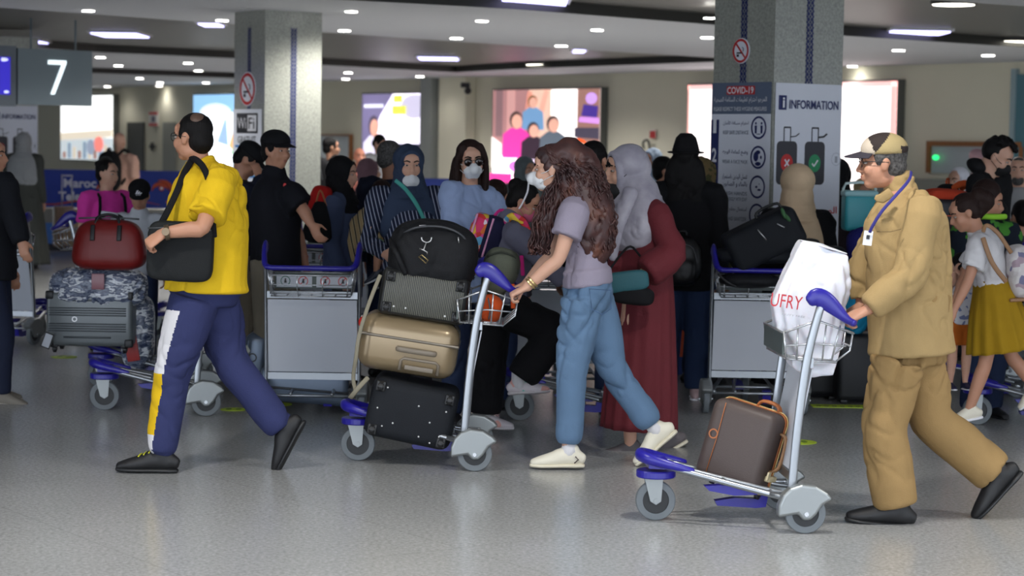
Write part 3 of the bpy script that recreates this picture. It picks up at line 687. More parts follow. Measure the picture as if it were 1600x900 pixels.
# ---------------------------------------------------------------- luggage trolleys
M_CHR = mat('trolley_steel', (156, 160, 164), .28, .85); M_ALU = mat('fender_alloy', (146, 150, 150), .38, .6)
M_TB = mat('trolley_blue', (34, 27, 142), .32, spec=.6); M_TYRE = mat('grey_rubber', (104, 110, 114), .6); M_HUB = mat('wheel_hub', (34, 36, 38), .5)
M_PAN = mat('trolley_panel', (196, 200, 208), .4, var=.05, vscale=4); M_PLATE = mat('plate_dark', (74, 84, 80), .4); M_WIRE = mat('wire_steel', (196, 198, 200), .25, .8)
def wheel(parent, x, y, z, r, w, name='wheel'):
    g = G(); g.disc((x, y, z), (0, 1, 0), r, w, n=32, ri=r * .66); o = g.build(name, M_TYRE, parent, local=True)
    g = G(); g.disc((x, y, z), (0, 1, 0), r * .68, w * .6, n=24); g.disc((x, y, z), (0, 1, 0), r * .2, w * .9, n=16); g.build('hub', M_HUB, o, local=True); return o
def make_trolley():
    t = thing('luggage_trolley', 'x', 'luggage trolley')
    X = V((1, 0, 0)); Y = V((0, 1, 0))
    g = G()
    for s in (-1, 1):
        g.tube([(-.02, s * .25, .135), (.1, s * .24, .145), (.62, s * .085, .262)], .013, n=10, k=3)
        g.tube([(-.02, s * .12, .135), (.1, s * .12, .15), (.60, s * .04, .262)], .010, n=8, k=3)
        g.tube([(.0, s * .285, .11), (.05, s * .26, .14), (.14, s * .23, .155)], .012, n=8)
    for x, w, z in ((-.01, .29, .125), (.12, .23, .15), (.32, .17, .195)): g.tube([(x, -w, z), (x, w, z)], .009, n=8)
    g.build('frame', M_CHR, t, local=True)
    g = G(); g.loft([(V((.46, -.13, .235)), .012, .014), (V((.57, -.11, .262)), .018, .02), (V((.645, -.07, .28)), .022, .026), (V((.67, 0, .286)), .024, .028), (V((.645, .07, .28)), .022, .026), (V((.57, .11, .262)), .018, .02), (V((.46, .13, .235)), .012, .014)], ref=V((0, 0, 1)), k=3)
    g.prism([(.55, -.1), (.64, -.07), (.64, .07), (.55, .1)], V((0, 0, .235)), X, Y, V((0, 0, .03))); g.build('nose_bumper', M_TB, t, local=True)
    g = G(); g.disc((.6, 0, .205), (0, 0, 1), .086, .032, n=32); g.build('swivel_ring', M_TB, t, local=True)
    g = G()
    for s in (-1, 1): g.prism([(.57, .2), (.655, .2), (.625, .085), (.60, .07), (.578, .085)], V((0, s * .024 - .002, 0)), X, UP, Y * .004)
    g.disc((.6, 0, .087), (0, 1, 0), .012, .06, n=12); g.build('fork', M_ALU, t, local=True)
    wheel(t, .6, 0, .087, .087, .034, 'front_wheel')
    for s in (-1, 1):
        wheel(t, 0, s * .30, .087, .087, .034, 'rear_wheel')
        g = G(); poly = [(.0 + .104 * math.cos(math.radians(a)) * 1.05 + .012, .112 + .1 * math.sin(math.radians(a))) for a in range(-20, 205, 15)]
        poly = [( .115, .06)] + [(p[0], p[1]) for p in poly if p[1] > .06] + [(-.04, .10), (-.03, .075), (0, .06), (.03, .075)]
        # tail rises behind the wheel, the front reaches low
        poly = [(.118, .07), (.118, .12), (.10, .165), (.07, .195), (.02, .212), (-.04, .205), (-.09, .175), (-.112, .150), (-.07, .125), (-.045, .085), (-.02, .06), (.012, .058), (.035, .085)]
        g.prism(poly, V((0, s * .30 - .034, 0)), X, UP, Y * .068); fe = g.build('fender', M_ALU, t, local=True)
        bv = fe.modifiers.new('b', 'BEVEL'); bv.width = .012; bv.segments = 3
        g = G(); g.disc((0, s * .30, .087), (0, 1, 0), .01, .085, n=12); g.build('axle_bolt', M_WIRE, fe, local=True)
        g = G(); g.loft([(V((.055, s * .275, .17)), .011, .019), (V((.035, s * .275, .45)), .011, .019), (V((.0, s * .275, .75)), .011, .019), (V((-.05, s * .275, .965)), .011, .018)], ref=X, n=4 if False else 12, k=4); g.build('mast', M_CHR, t, local=True)
        g = G(); g.loft([(V((-.005, s * .275, .985)), .016, .028), (V((-.03, s * .275, .998)), .017, .042), (V((-.07, s * .275, .985)), .017, .040), (V((-.12, s * .272, .945)), .016, .030), (V((-.167, s * .262, .905)), .016, .018), (V((-.20, s * .235, .89)), .014, .015)], ref=V((.4, 0, 1)), k=3, n=14)
        g.build('handle_horn', M_TB, t, local=True)
    g = G(); g.tube([(-.19, -.25, .892), (-.203, -.22, .888), (-.203, .22, .888), (-.19, .25, .892)], .0155, n=12, cap=True); g.build('handle_bar', M_TB, t, local=True)
    g = G(); d = V((-.045 - .042, 0, .45)).normalized(); nn = d.cross(Y)
    g.prism([(-.262, 0), (.262, 0), (.262, .44), (-.262, .44)], V((.052, 0, .26)), Y, V((-.08, 0, .44)).normalized(), V((.006, 0, 0))); g.build('white_panel', M_PAN, t, local=True)
    for z, x in ((.235, .055), (.72, -.02)): g = G(); g.box((x, 0, z), (.007, .265, .02)); g.build('cross_rail', M_CHR, t, local=True)
    g = G(); r = .0042   # wire basket, in front of and behind the masts
    def rim(pts, rr=r): g.tube(pts, rr, n=6)
    top = [(.10, -.245, .845), (.10, .245, .845), (-.04, .262, .90), (-.2, .235, .845), (-.2, -.235, .845), (-.04, -.262, .90)]
    bot = [(.085, -.235, .735), (.085, .235, .735), (-.13, .23, .72), (-.13, -.23, .72)]
    g.tube(top, r * 1.3, n=6, closed=True); g.tube(bot, r * 1.2, n=6, closed=True)
    for s in (-1, 1):
        for x0, x1 in ((.10, .085), (.04, .04), (-.02, -.02), (-.08, -.07), (-.14, -.11)): rim([(x0, s * .25, .85 + (.03 if x0 < .1 else 0)), (x1, s * .235, .73)])
        rim([(.095, s * .24, .79), (-.05, s * .245, .80), (-.17, s * .235, .79)])
    for i in range(7):
        y = -.21 + .07 * i; rim([(.085, y, .735), (-.13, y, .72)]); 
        if i % 2 == 0: rim([(-.13, y, .72), (-.19, y * 1.05, .77), (-.2, y * 1.05, .845)])
    for x in (.06, -.03): rim([(x, -.235, .73), (x, .235, .73)])
    rim([(-.19, -.235, .79), (-.19, .235, .79)])
    g.build('wire_basket', M_WIRE, t, local=True)
    g = G(); g.box((.098, 0, .795), (.004, .235, .045)); g.build('sign_plate', M_PLATE, t, local=True)
    g = G()
    g.prism([(.40, .165), (.38, .145), (.27, .125), (.17, .13), (.17, .155), (.33, .17)], V((0, .05, 0)), X, UP, Y * .05)
    g.build('brake_pedal', M_TB, t, local=True)
    g = G(); g.prism([(.33, .075), (.32, .055), (.15, .045), (.105, .05), (.09, .13), (.14, .135), (.15, .085), (.24, .09)], V((0, -.11, 0)), X, UP, Y * .05); g.build('brake_pedal', M_TB, t, local=True)
    return t
TR0 = make_trolley(); used = [False]
def trolley(label, px, d, phi, group='airport luggage trolleys', icons=False):
    t = TR0 if not used[0] else copy_tree(TR0); used[0] = True
    x = (px - 800) / FPX * d; t.location = (x, d, 0); t.rotation_euler = (0, 0, math.radians(phi)); t['label'] = label; t['group'] = group
    TL.append((t, icons)); return t
TL = []
trolley('trolley pushed by the khaki man, carrying a brown case and a white plastic bag', 1247, 9.42, 183)
TW = trolley('trolley pushed by the woman in blue jeans, stacked high with black and gold cases', 747, 11.02, 180)
trolley('trolley beside the yellow shirted man with an empty sloping frame and rear wheel showing', 322, 13.0, 188)
trolley('trolley under the grey ribbed case and the red bag', 302, 14.1, 180)
trolley('trolley at the left edge behind the person in the dark jacket', -2, 17.0, 72)
T3 = trolley('empty topped trolley seen from behind with prohibition pictograms on its basket', 488, 12.75, 90, icons=True)
trolley('second trolley in the row, just beyond the one with pictograms', 487, 15.4, 90, icons=True)
trolley('far trolley with one blue handle end showing beside the man in the black polo', 522, 17.8, 90)
trolley('trolley half hidden behind the yellow shirted man with a dark figure pictogram', 342, 15.1, 90, icons=True)
trolley('trolley below the tilted black suitcase, seen from behind', 1184, 13.25, 90)
trolley('trolley whose blue nose shows behind the legs of the woman in jeans', 975, 12.75, 180)
trolley('trolley seen from behind between the bending girl and the woman in jeans', 874, 13.95, 90)
trolley('trolley at the right edge with its long steel rails running out of view', 1692, 12.9, 180)
trolley('second trolley at the right edge, behind the toddler shoes', 1612, 14.1, 180)
trolley('trolley at the right edge with a white panel behind the mustard skirt', 1583, 16.3, 90)
trolley('far trolley with a blue handle beside the girl in the pink top', 128, 17.6, 0)
for t, ic in TL:
    if not ic: continue
    g = G(); g.box((.092, -.118, .795), (.0015, .105, .036)); g.box((.092, .118, .795), (.0015, .105, .036)); pl = g.build('pictogram_strip', M_PAN, t, local=True)
    for k, y in enumerate((.17, .065, -.065, -.17)):
        g = G(); c = V((.089, y, .795)); ring_flat(g, c, V((0, -1, 0)), UP, .024, .029)
        if k: g.add([c + V((0, .018, -.02)), c + V((0, .014, -.023)), c + V((0, -.018, .02)), c + V((0, -.014, .023))], [(0, 1, 2, 3)], 0, False)
        g.build('round_pictogram', mat('picto_green', (60, 110, 100), .5) if k == 0 else M_RED, pl, local=True)
        g = G(); c.x -= .001; disc_flat(g, c + V((0, 0, .01)), V((0, -1, 0)), UP, .005); g.add([c + V((0, .008, -.012)), c + V((0, -.008, -.012)), c + V((0, -.006, .005)), c + V((0, .006, .005))], [(0, 1, 2, 3)], 0, False)
        g.build('figure_mark', M_BLK, pl, local=True)

# ---------------------------------------------------------------- luggage
def rot(tilt=0, yaw=0, pitch=0):
    return Matrix.Rotation(math.radians(tilt), 3, 'Y') @ Matrix.Rotation(math.radians(pitch), 3, 'X') @ Matrix.Rotation(math.radians(yaw), 3, 'Z')
def sup(g, C, r, R=None, e=.45, n=28, m=16, mi=0, taper=0.0):
    """superellipsoid: soft stuffed box"""
    sg = lambda x, p: math.copysign(abs(x) ** p, x); vs = []; fs = []; C = V(C)
    for j in range(m + 1):
        ph = -math.pi / 2 + math.pi * j / m
        for i in range(n):
            th = 2 * math.pi * i / n; z = sg(math.sin(ph), e); k = 1 - taper * (z + 1) / 2
            p = V((sg(math.cos(ph), e) * sg(math.cos(th), e) * r[0] * k, sg(math.cos(ph), e) * sg(math.sin(th), e) * r[1] * k, z * r[2]))
            vs.append(C + (R @ p if R else p))
    for j in range(m):
        for i in range(n):
            i2 = (i + 1) % n; fs.append((j * n + i, j * n + i2, (j + 1) * n + i2, (j + 1) * n + i))
    return g.add(vs, fs, mi)
def rug(amp, fr=9.0, seed=0.0):
    d1 = V((.42, .25, .87)).normalized(); d2 = V((-.75, .3, .58)).normalized()
    def f(p, n):
        p0 = V(p); q = (p0 - d1 * (p0.dot(d1) * .68)) * fr * 1.1 + V((seed, 0, seed)); r = (p0 - d2 * (p0.dot(d2) * .7)) * fr * 1.9 + V((3, seed, 7)); a = noise.noise(q); b_ = noise.noise(r)
        m = max(0.0, noise.noise(p0 * fr * .45 + V((9, 2, seed))) * 2.2 + .35)
        return p + n * (amp * (.35 * noise.noise(q * .6) - .75 * m * (1 - min(abs(a) * 3.0, 1)) ** 2 - .45 * m * (1 - min(abs(b_) * 3.2, 1)) ** 2 + .22))
    return f
M_BP = mat('black_plastic', (26, 27, 29), .45); M_ZIP = mat('zip_grey', (96, 98, 100), .4, .5); M_GOLDM = mat('brass', (200, 176, 120), .3, .9); M_SIL = mat('silver', (200, 200, 200), .3, .9)
def case(label, px, py, d, w, h, th, tilt, yaw, m, bev=.035, ribs=None, wheels=None, handle=None, seam=None, trim=None, group=None, pitch=0, name='suitcase', corners=None, label2=None):
    c = pt(px, py, d); R = rot(tilt, yaw, pitch); t = thing(name, label, 'suitcase', c, group=group)
    L = lambda x, y, z: c + R @ V((x, y, z))
    g = G(); g.box(c, (w / 2, th / 2, h / 2), R, bev=bev, seg=4); g.build('shell', m, t)
    if ribs:
        g = G(); n, hor, rm = ribs
        for i in range(n):
            q = (-.5 + (i + .5) / n)
            if hor: g.box(L(0, -th / 2, q * h * .86), (w * .44, .003, .0035), R, bev=.0015, seg=1)
            else: g.box(L(q * w * .9, -th / 2, 0), (.0022, .003, h * .42), R, bev=.0012, seg=1)
        g.build('ribs', rm, t)
    if seam is not None:
        g = G(); z = seam; g.box(L(0, 0, z), (w / 2 + .004, th / 2 + .004, .008), R, bev=.006, seg=2); g.build('zip_seam', trim or M_ZIP, t)
    if wheels:
        for sx in (-1, 1):
            for sz in (-1, 1):
                p = L(sx * (w / 2 - .045), -th / 2 - .012, sz * (h / 2 - .04)) if wheels == 'face' else L(sx * (w / 2 - .05), sz * (th / 2 - .04), -h / 2 - .02)
                g = G(); g.disc(p, R @ V((1, 0, 0)), .024, .02, n=18); g.disc(p, R @ V((1, 0, 0)), .012, .03, n=12)
                g.box(p + (R @ (V((0, .018, 0)) if wheels == 'face' else V((0, 0, .022)))), (.024, .014, .026) if wheels == 'face' else (.024, .026, .012), R, bev=.006); g.build('wheel', M_BP, t)
    if handle:
        for (kind, hx, hz, hw, hm) in handle:
            g = G()
            if kind == 'top': g.loft([(L(hx - hw / 2, 0, h / 2), .01, .014), (L(hx - hw / 2 + .01, 0, h / 2 + .03), .009, .012), (L(hx, 0, h / 2 + .04), .009, .013), (L(hx + hw / 2 - .01, 0, h / 2 + .03), .009, .012), (L(hx + hw / 2, 0, h / 2), .01, .014)], k=3)
            if kind == 'front': g.loft([(L(hx - hw / 2, -th / 2, hz), .010, .014), (L(hx - hw / 2 + .02, -th / 2 - .018, hz), .010, .014), (L(hx + hw / 2 - .02, -th / 2 - .018, hz), .010, .014), (L(hx + hw / 2, -th / 2, hz), .010, .014)], ref=R @ V((0, 0, 1)), k=3)
            if kind == 'recess': g.tube([L(hx - hw / 2, -th / 2 - .003, hz - .03), L(hx - hw / 2, -th / 2 - .003, hz + .02), L(hx - hw / 2 + .015, -th / 2 - .003, hz + .032), L(hx + hw / 2 - .015, -th / 2 - .003, hz + .032), L(hx + hw / 2, -th / 2 - .003, hz + .02), L(hx + hw / 2, -th / 2 - .003, hz - .03)], .008, n=8); g.box(L(hx, -th / 2 - .003, hz - .012), (hw * .38, .006, .012), R, bev=.004)
            if kind == 'pole':
                for s in (-1, 1): g.tube([L(hx + s * hw / 2, th * .3, h / 2), L(hx + s * hw / 2, th * .3, h / 2 + hz)], .008, n=8)
                g.tube([L(hx - hw / 2, th * .3, h / 2 + hz), L(hx + hw / 2, th * .3, h / 2 + hz)], .012, n=8, cap=True)
            g.build('telescopic_handle' if kind == 'pole' else 'handle', hm, t)
    if corners:
        for sx in (-1, 1):
            for sz in (-1, 1):
                g = G(); g.box(L(sx * (w / 2 - .022), -th / 2 + .02, sz * (h / 2 - .022)), (.026, .026, .026), R, bev=.01); g.build('corner_guard', corners, t)
    return t, L, R
M_SOFTBLK = fab('soft_black_case', (24, 27, 32), .7); M_RIVET = mat('rivet', (220, 220, 220), .3, .6)
# centre trolley stack
t, L, R = case('black soft suitcase with silver rivets at the bottom of the centre stack', 645, 640, 11.0, .44, .30, .42, 11, 0, M_SOFTBLK, bev=.05, wheels='face')
for (x, z) in ((-.14, .11), (-.17, .0), (-.08, -.06), (-.13, -.085), (.1, -.02), (.03, .05), (.06, -.1), (.16, -.08), (.12, -.12), (.17, .05)):
    g = G(); g.ell(L(x, -.212, z), (.005, .005, .005)); g.build('rivet', M_RIVET, t)
M_GOLD = mat('champagne_shell', (142, 124, 96), .26, .35)
t, L, R = case('glossy champagne gold hard shell suitcase in the centre stack', 640, 537, 11.0, .50, .285, .36, 8, 0, M_GOLD, bev=.075, seam=.035, trim=mat('gold_seam', (120, 112, 100), .35, .5), handle=[('front', .045, -.015, .19, mat('taupe', (122, 112, 98), .4)), ('recess', .07, -.09, .19, mat('taupe', (122, 112, 98), .4))])
t, L, R = case('black ribbed suitcase with pale ribs between the gold case and the duffel', 664, 460, 11.0, .44, .235, .34, 8, 0, mat('ribbed_black', (30, 31, 31), .4), bev=.03, ribs=(44, False, mat('rib_pale', (112, 112, 100), .4)), wheels='face')
for (x, z) in ((-.17, -.07), (-.14, -.07), (-.08, -.07), (.12, -.08), (.17, -.07)):
    g = G(); g.ell(L(x, -.172, z), (.006, .005, .006)); g.build('rivet', M_RIVET, t)
c = pt(677, 399, 11.0); t = thing('duffel_bag', 'large black duffel bag with a silver snap hook on top of the centre stack', 'bag', c); R = rot(6)
g = G(); sup(g, c, (.225, .19, .17), R, e=.62); sup(g, c + V((0, 0, .03)), (.19, .17, .155), R, e=.75)
M_DUF = fab('duffel_black', (22, 23, 26), .65); g.build('body', M_DUF, t, voxel=.012, fn=rug(.012, 7))
g = G(); g.tube([c + R @ V(p) for p in ((-.19, -.1, .07), (-.1, -.17, .135), (.03, -.17, .155), (.14, -.15, .12), (.2, -.1, .02))], .006, k=4); g.build('zip', mat('zip_dark', (60, 62, 66), .4), t)
g = G(); g.tube([c + R @ V(p) for p in ((-.22, 0, .05), (-.2, -.17, .03), (-.16, -.2, -.03), (-.12, -.18, -.1))], .014, k=4); g.build('strap', M_DUF, t)
g = G(); q = pt(668, 380, 10.79); g.tube([q + V(p) for p in ((-.03, -.004, .03), (-.026, -.004, .014), (-.005, -.004, .004), (.015, -.004, .012), (.02, -.004, .03))], .0035, k=4); g.tube([q + V((-.005, -.004, .004)), q + V((-.02, -.004, -.035)), q + V((-.04, -.004, -.028)), q + V((-.018, -.004, -.035)), q + V((-.0, -.004, -.045)), q + V((-.002, -.004, -.055))], .0035); g.build('snap_hook', M_SIL, t, label='silver snap hook')
g = G(); q = pt(662, 405, 10.78); g.tube([q + V(p) for p in ((-.025, 0, .012), (-.01, 0, .022), (.022, 0, -.006), (.012, 0, -.02))], .003, closed=True); g.build('buckle', M_GOLDM, t)
g = G(); q = pt(717, 380, 10.82); g.tube([q, q + V((-.004, 0, .03))], .003); g.build('zip_puller', M_SIL, t)
g = G(); q = pt(655, 352, 10.86); g.add([q, q + V((.035, 0, .002)), q + V((.002, 0, -.01)), ], [(0, 1, 2)], 0, False); g.build('white_label', M_PW, t)
# strap hanging from the stack
g = G(); P = [pt(594, 430, 10.8), pt(578, 470, 10.78), pt(562, 520, 10.76), pt(556, 560, 10.76), pt(552, 590, 10.8), pt(556, 612, 10.8)]
g.loft([(p, .010, .003) for p in P], ref=V((0, 1, 0)), k=4, n=8); g.loft([(p, .012, .003) for p in (pt(556, 612, 10.8), pt(547, 622, 10.78), pt(560, 606, 10.75), pt(575, 590, 10.78))], k=3, n=8)
tag(g.build('luggage_strap', mat('strap_tan', (128, 122, 104), .7)), 'long pale luggage strap hanging down the left of the centre stack', 'strap')
g = G(); sup(g, pt(573, 508, 11.02), (.035, .08, .05), rot(-30), e=.8); tag(g.build('red_pouch', fab('red_pouch', (190, 40, 36))), 'small red pouch poking out left of the gold suitcase', 'pouch')
# basket contents of the centre trolley
c = pt(783, 418, 11.12); t = thing('grey_green_backpack', 'grey green rucksack standing in the wire basket of the centre trolley', 'backpack', c)
g = G(); sup(g, c, (.095, .09, .10), rot(14), e=.75); sup(g, c + V((-.03, 0, -.07)), (.07, .08, .08), None, e=.8); g.build('body', fab('green_canvas', (86, 90, 78)), t, voxel=.009, fn=rug(.01, 13))
g = G(); g.tube([c + V(p) for p in ((-.07, -.07, .06), (0, -.09, .085), (.07, -.06, .05), (.085, -.05, -.03))], .006, k=3); g.build('seam', fab('green_seam', (58, 62, 54)), t)
g = G(); g.loft([(c + V((.06, -.09, -.08)), .012, .003), (c + V((.065, -.09, -.2)), .012, .003)], n=6); g.build('orange_strap', fab('orange_strap', (206, 84, 36)), t, label='orange webbing strap')
c = pt(766, 482, 11.0); t = thing('orange_pouch', 'bright orange pouch behind the wires of the centre basket', 'pouch', c)
g = G(); sup(g, c, (.062, .09, .07), rot(10), e=.8); g.build('body', fab('orange_cloth', (196, 78, 34)), t, voxel=.008, fn=rug(.009, 18))
g = G(); g.tube([c + V((-.01, -.09, .06)), c + V((0, -.095, 0)), c + V((-.006, -.09, -.05))], .004, k=3); g.build('zip', M_ZIP, t)
# left luggage
M_GRIB = mat('grey_shell', (112, 118, 120), .35, .2)
t, L, R = case('silver grey ribbed hard case with black corners under the wrapped bundle', 146, 496, 13.85, .545, .345, .3, 0, 0, M_GRIB, bev=.03, corners=M_BP, wheels='face2', handle=[('top', 0, 0, .14, M_BP)], label2=None)
g = G()
for z in (.07, .055, .04, .025, -.03, -.045, -.06, -.075): g.box(L(-.01, -.151, z), (.245, .003, .004), None, bev=.0015, seg=1)
for z in (.12, -.115): g.box(L(-.01, -.151, z), (.15, .004, .006), None, bev=.002, seg=1)
g.build('ribs', mat('rib_dark', (70, 76, 80), .4, .2), t)
g = G(); ring_flat(g, L(-.09, -.155, .0), V((1, 0, 0)), UP, .012, .016); g.build('emblem', M_SIL, t)
g = G(); q = pt(74, 532, 13.66); R2 = rot(20); g.box(q, (.03, .002, .05), R2); g.build('luggage_tag', M_BP, t); g = G(); g.box(q + V((0, -.004, 0)), (.023, .002, .042), R2); g.build('tag_card', M_PAN, t)
M_WRAP = mat('plastic_film', (150, 156, 172), .16, .0, var=.5, vscale=13, bump=.9, bscale=16, spec=1.0)
M_WRAP2 = ramp_mat('wrap_with_highlights', 'noise', [(0, (62, 72, 100)), (.38, (120, 130, 150)), (.46, (92, 100, 124)), (.52, (226, 230, 236)), (.60, (126, 134, 156)), (.7, (206, 210, 220))], 11, rough=.14, vec=(1, 1, 3), bump=.8)  # pale bands put the film's silvery highlights into the colour
c = pt(155, 449, 13.85); t = thing('wrapped_bundle', 'cling film wrapped bundle lying on the grey ribbed case', 'bundle', c)
g = G(); sup(g, c, (.305, .17, .125), None, e=.6); g.build('film_wrapping', M_WRAP2, t, voxel=.010, fn=rug(.034, 14, 3))
g = G(); g.box(pt(153, 440, 13.65), (.04, .004, .05), None, bev=.003); g.build('pink_label', mat('pink_label', (150, 96, 104), .3), t, label='faded pink label under the film')
c = pt(216, 520, 14.0); t = thing('wrapped_parcel', 'cling film wrapped parcel with red print right of the grey ribbed case', 'parcel', c)
g = G(); sup(g, c, (.10, .15, .24), None, e=.6); g.build('film_wrapping', M_WRAP2, t, voxel=.012, fn=rug(.015, 12, 9))
g = G(); g.box(c + V((-.02, -.155, -.05)), (.04, .006, .12), rot(-10), bev=.004); g.build('red_print', mat('red_print', (170, 50, 48), .3), t)
c = pt(171, 380, 13.7); t = thing('red_travel_bag', 'dark red leather travel bag with black handles', 'bag', c)
g = G(); sup(g, c + V((0, 0, -.01)), (.25, .14, .16), None, e=.55, taper=.22); M_REDB = mat('red_leather', (128, 26, 24), .42, var=.08, vscale=5, bump=.1); g.build('body', M_REDB, t, voxel=.010, fn=rug(.005, 6))
for s in (-1, 1): g = G(); g.tube([c + V(p) for p in ((-.075, s * .09, .06), (-.07, s * .07, .15), (-.03, s * .05, .178), (.03, s * .05, .178), (.07, s * .07, .15), (.075, s * .09, .06))], .010, k=4); g.build('handle', M_BP, t)
for s in (-1, 1): g = G(); g.box(c + V((s * .083, -.125, .07)), (.014, .008, .05), rot(0, 0, -14), bev=.005); g.build('handle_tab', M_BP, t)
g = G(); g.tube([c + V((-.19, -.02, .155)), c + V((0, -.02, .162)), c + V((.19, -.02, .155))], .006, k=3); g.build('zip', M_ZIP, t)
g = G(); g.box(c + V((.0, .0, .185)), (.05, .03, .012), rot(8), bev=.006); g.build('white_grip', mat('grip_white', (190, 196, 206), .5), t, label='pale grey cloth wrapped round the handles')
# case lying on the empty trolley
M_BG = mat('blue_grey_shell', (94, 106, 122), .3, .4)
t, L, R = case('blue grey hard suitcase lying flat on the foot of the empty trolley', 480, 598, 13.05, .53, .21, .42, 4, 0, M_BG, bev=.04, seam=-.02, trim=mat('seam_dark', (34, 38, 46), .4))
t, L, R = case('blue grey case with a small black ring half hidden left of the empty trolley', 404, 560, 13.6, .16, .34, .35, 6, 0, M_BG, bev=.05)
g = G(); ring_flat(g, L(-.02, -.18, .02), V((1, 0, 0)), UP, .02, .028); g.build('ring_lock', M_BP, t)
g = G(); sup(g, pt(376, 553, 13.45), (.09, .03, .022), rot(-22), e=.8); g.box(pt(386, 545, 13.42), (.012, .004, .02), rot(-30)); tag(g.build('luggage_label', mat('paper_tag', (205, 208, 200), .6)), 'crumpled white airline tag left of the blue grey case', 'tag')
# brown case on the khaki man's trolley
M_BRN = mat('brown_shell', (74, 62, 58), .5, var=.06, vscale=6, bump=.1); M_TAN = mat('tan_leather', (166, 96, 48), .45); M_TAN2 = mat('tan_grip', (150, 112, 78), .5)
c = pt(1160, 696, 9.45); R = rot(15, -28); t = thing('brown_suitcase', 'brown hard case with tan leather trim leaning on the khaki man’s trolley', 'suitcase', c)
L = lambda x, y, z: c + R @ V((x, y, z)); w, th, h = .31, .20, .36
g = G(); g.box(c, (w / 2, th / 2, h / 2), R, bev=.045, seg=5); g.build('shell', M_BRN, t)
def loopband(y, ins, rr, m, nm, k=.045):
    g = G(); P = []; a, b = w / 2 + ins, h / 2 + ins
    for (sx, sz, a0) in ((1, 1, 0), (-1, 1, 90), (-1, -1, 180), (1, -1, 270)):
        for i in range(5):
            an = math.radians(a0 + i * 22.5); P.append(L(sx * (a - k) + k * math.cos(an), y, sz * (b - k) + k * math.sin(an)))
    g.loft([(p, rr[0], rr[1]) for p in P], ref=R @ V((0, 1, 0)), n=8, closed=True, cap=False); return g.build(nm, m, t)
loopband(.035, .002, (.004, .020), M_TAN, 'leather_band'); loopband(.035, .006, (.003, .004), M_GOLDM, 'brass_zip'); loopband(-.075, -.012, (.003, .002), M_TAN, 'piping')
g = G(); g.tube([L(-.09, -.102, .165), L(-.085, -.105, .0), L(-.09, -.102, -.165)], .002, n=6); g.build('piping', M_TAN, t)
g = G(); ring_flat(g, L(-.105, -.106, .02), R @ V((1, 0, 0)), R @ UP, .016, .022); g.build('round_emblem', M_TAN, t)
g = G(); g.loft([(L(w / 2, .0, .10), .012, .006), (L(w / 2 + .03, .0, .08), .014, .008), (L(w / 2 + .035, .0, -.04), .014, .008), (L(w / 2, .0, -.07), .012, .006)], ref=R @ V((1, 0, 0)), k=3); g.build('handle', M_TAN2, t)
g = G(); g.loft([(L(-.0, .04, h / 2), .012, .006), (L(.02, .04, h / 2 + .03), .016, .008), (L(.09, .04, h / 2 + .03), .016, .008), (L(.11, .04, h / 2), .012, .006)], ref=UP, k=3); g.build('handle', M_TAN, t)
g = G(); g.box(L(w / 2 + .012, -.0, -.10), (.012, .045, .012), R, bev=.004); g.box(L(w / 2 + .018, -.05, -.085), (.004, .014, .018), R); g.build('name_tag', mat('tag_cream', (190, 176, 140), .5), t)
for sx in (-1, 1): g = G(); g.disc(L(sx * .11, .06, -h / 2 - .012), R @ V((1, 0, 0)), .02, .018, n=16); g.build('wheel', M_BP, t)
# white plastic bag
M_PB = mat('plastic_bag', (226, 226, 234), .35, bump=.3, bscale=26, trans=.0); M_PB.node_tree.nodes['Principled BSDF'].inputs['Subsurface Weight'].default_value = .15
c = pt(1265, 480, 9.45); t = thing('plastic_carrier_bag', 'white plastic carrier bag with red letters standing in the khaki man’s basket', 'bag', c)
def _sil(g, y0, poly, q):
    cx = sum(p[0] for p in poly) / len(poly); cy = sum(p[1] for p in poly) / len(poly)
    A_ = [pt(cx + (p[0] - cx) * q, cy + (p[1] - cy) * q, 9.45) for p in poly]; w = V((0, y0, 0)); n = len(A_)
    g.add([a - w for a in A_] + [a + w for a in A_], [tuple(range(n)), tuple(reversed(range(n, 2 * n)))] + [((i + 1) % n, i, n + i, n + (i + 1) % n) for i in range(n)])
SIL = [(1250, 376), (1286, 382), (1322, 396), (1327, 440), (1320, 480), (1310, 540), (1298, 584), (1266, 588), (1235, 572), (1213, 525), (1205, 470), (1228, 420)]
g = G(); _sil(g, .085, SIL, 1.0); _sil(g, .12, SIL, .8); _sil(g, .14, SIL, .5)
g.build('film', M_PB, t, voxel=.009, fn=rug(.012, 11, 5), iters=9)
g = G(); P = [(1262, 583, .10, .05, .08), (1262, 560, 0, .12, .12), (1256, 520, 0, .150, .13), (1262, 470, 0, .158, .13), (1272, 430, 0, .150, .12), (1284, 400, 0, .118, .09), (1290, 388, 0, .098, .07)]
g = G(); P = 0; e = (pt(1322, 394, 9.4) - pt(1250, 376, 9.4)); g.loft([(pt(1252, 376, 9.42), .004, .05), (pt(1286, 385, 9.42), .006, .06), (pt(1321, 396, 9.42), .004, .05)], n=10, k=3); g.build('folded_rim', M_PB, t)
u = (pt(1262, 477, 9.3) - pt(1206, 469, 9.3)).normalized(); v = V((0, -.12, .99)).normalized(); v = (v - u * v.dot(u)).normalized()
text('UFRY', .135, pt(1229, 471, 9.285), u, v, mat('bag_red', (205, 50, 60), .4), t, height=.058)
text('PARIS DUTY FREE'.replace('PARIS ', ''), .1, pt(1240, 493, 9.29), u, v, mat('bag_grey', (170, 172, 178), .4), t, height=.008)
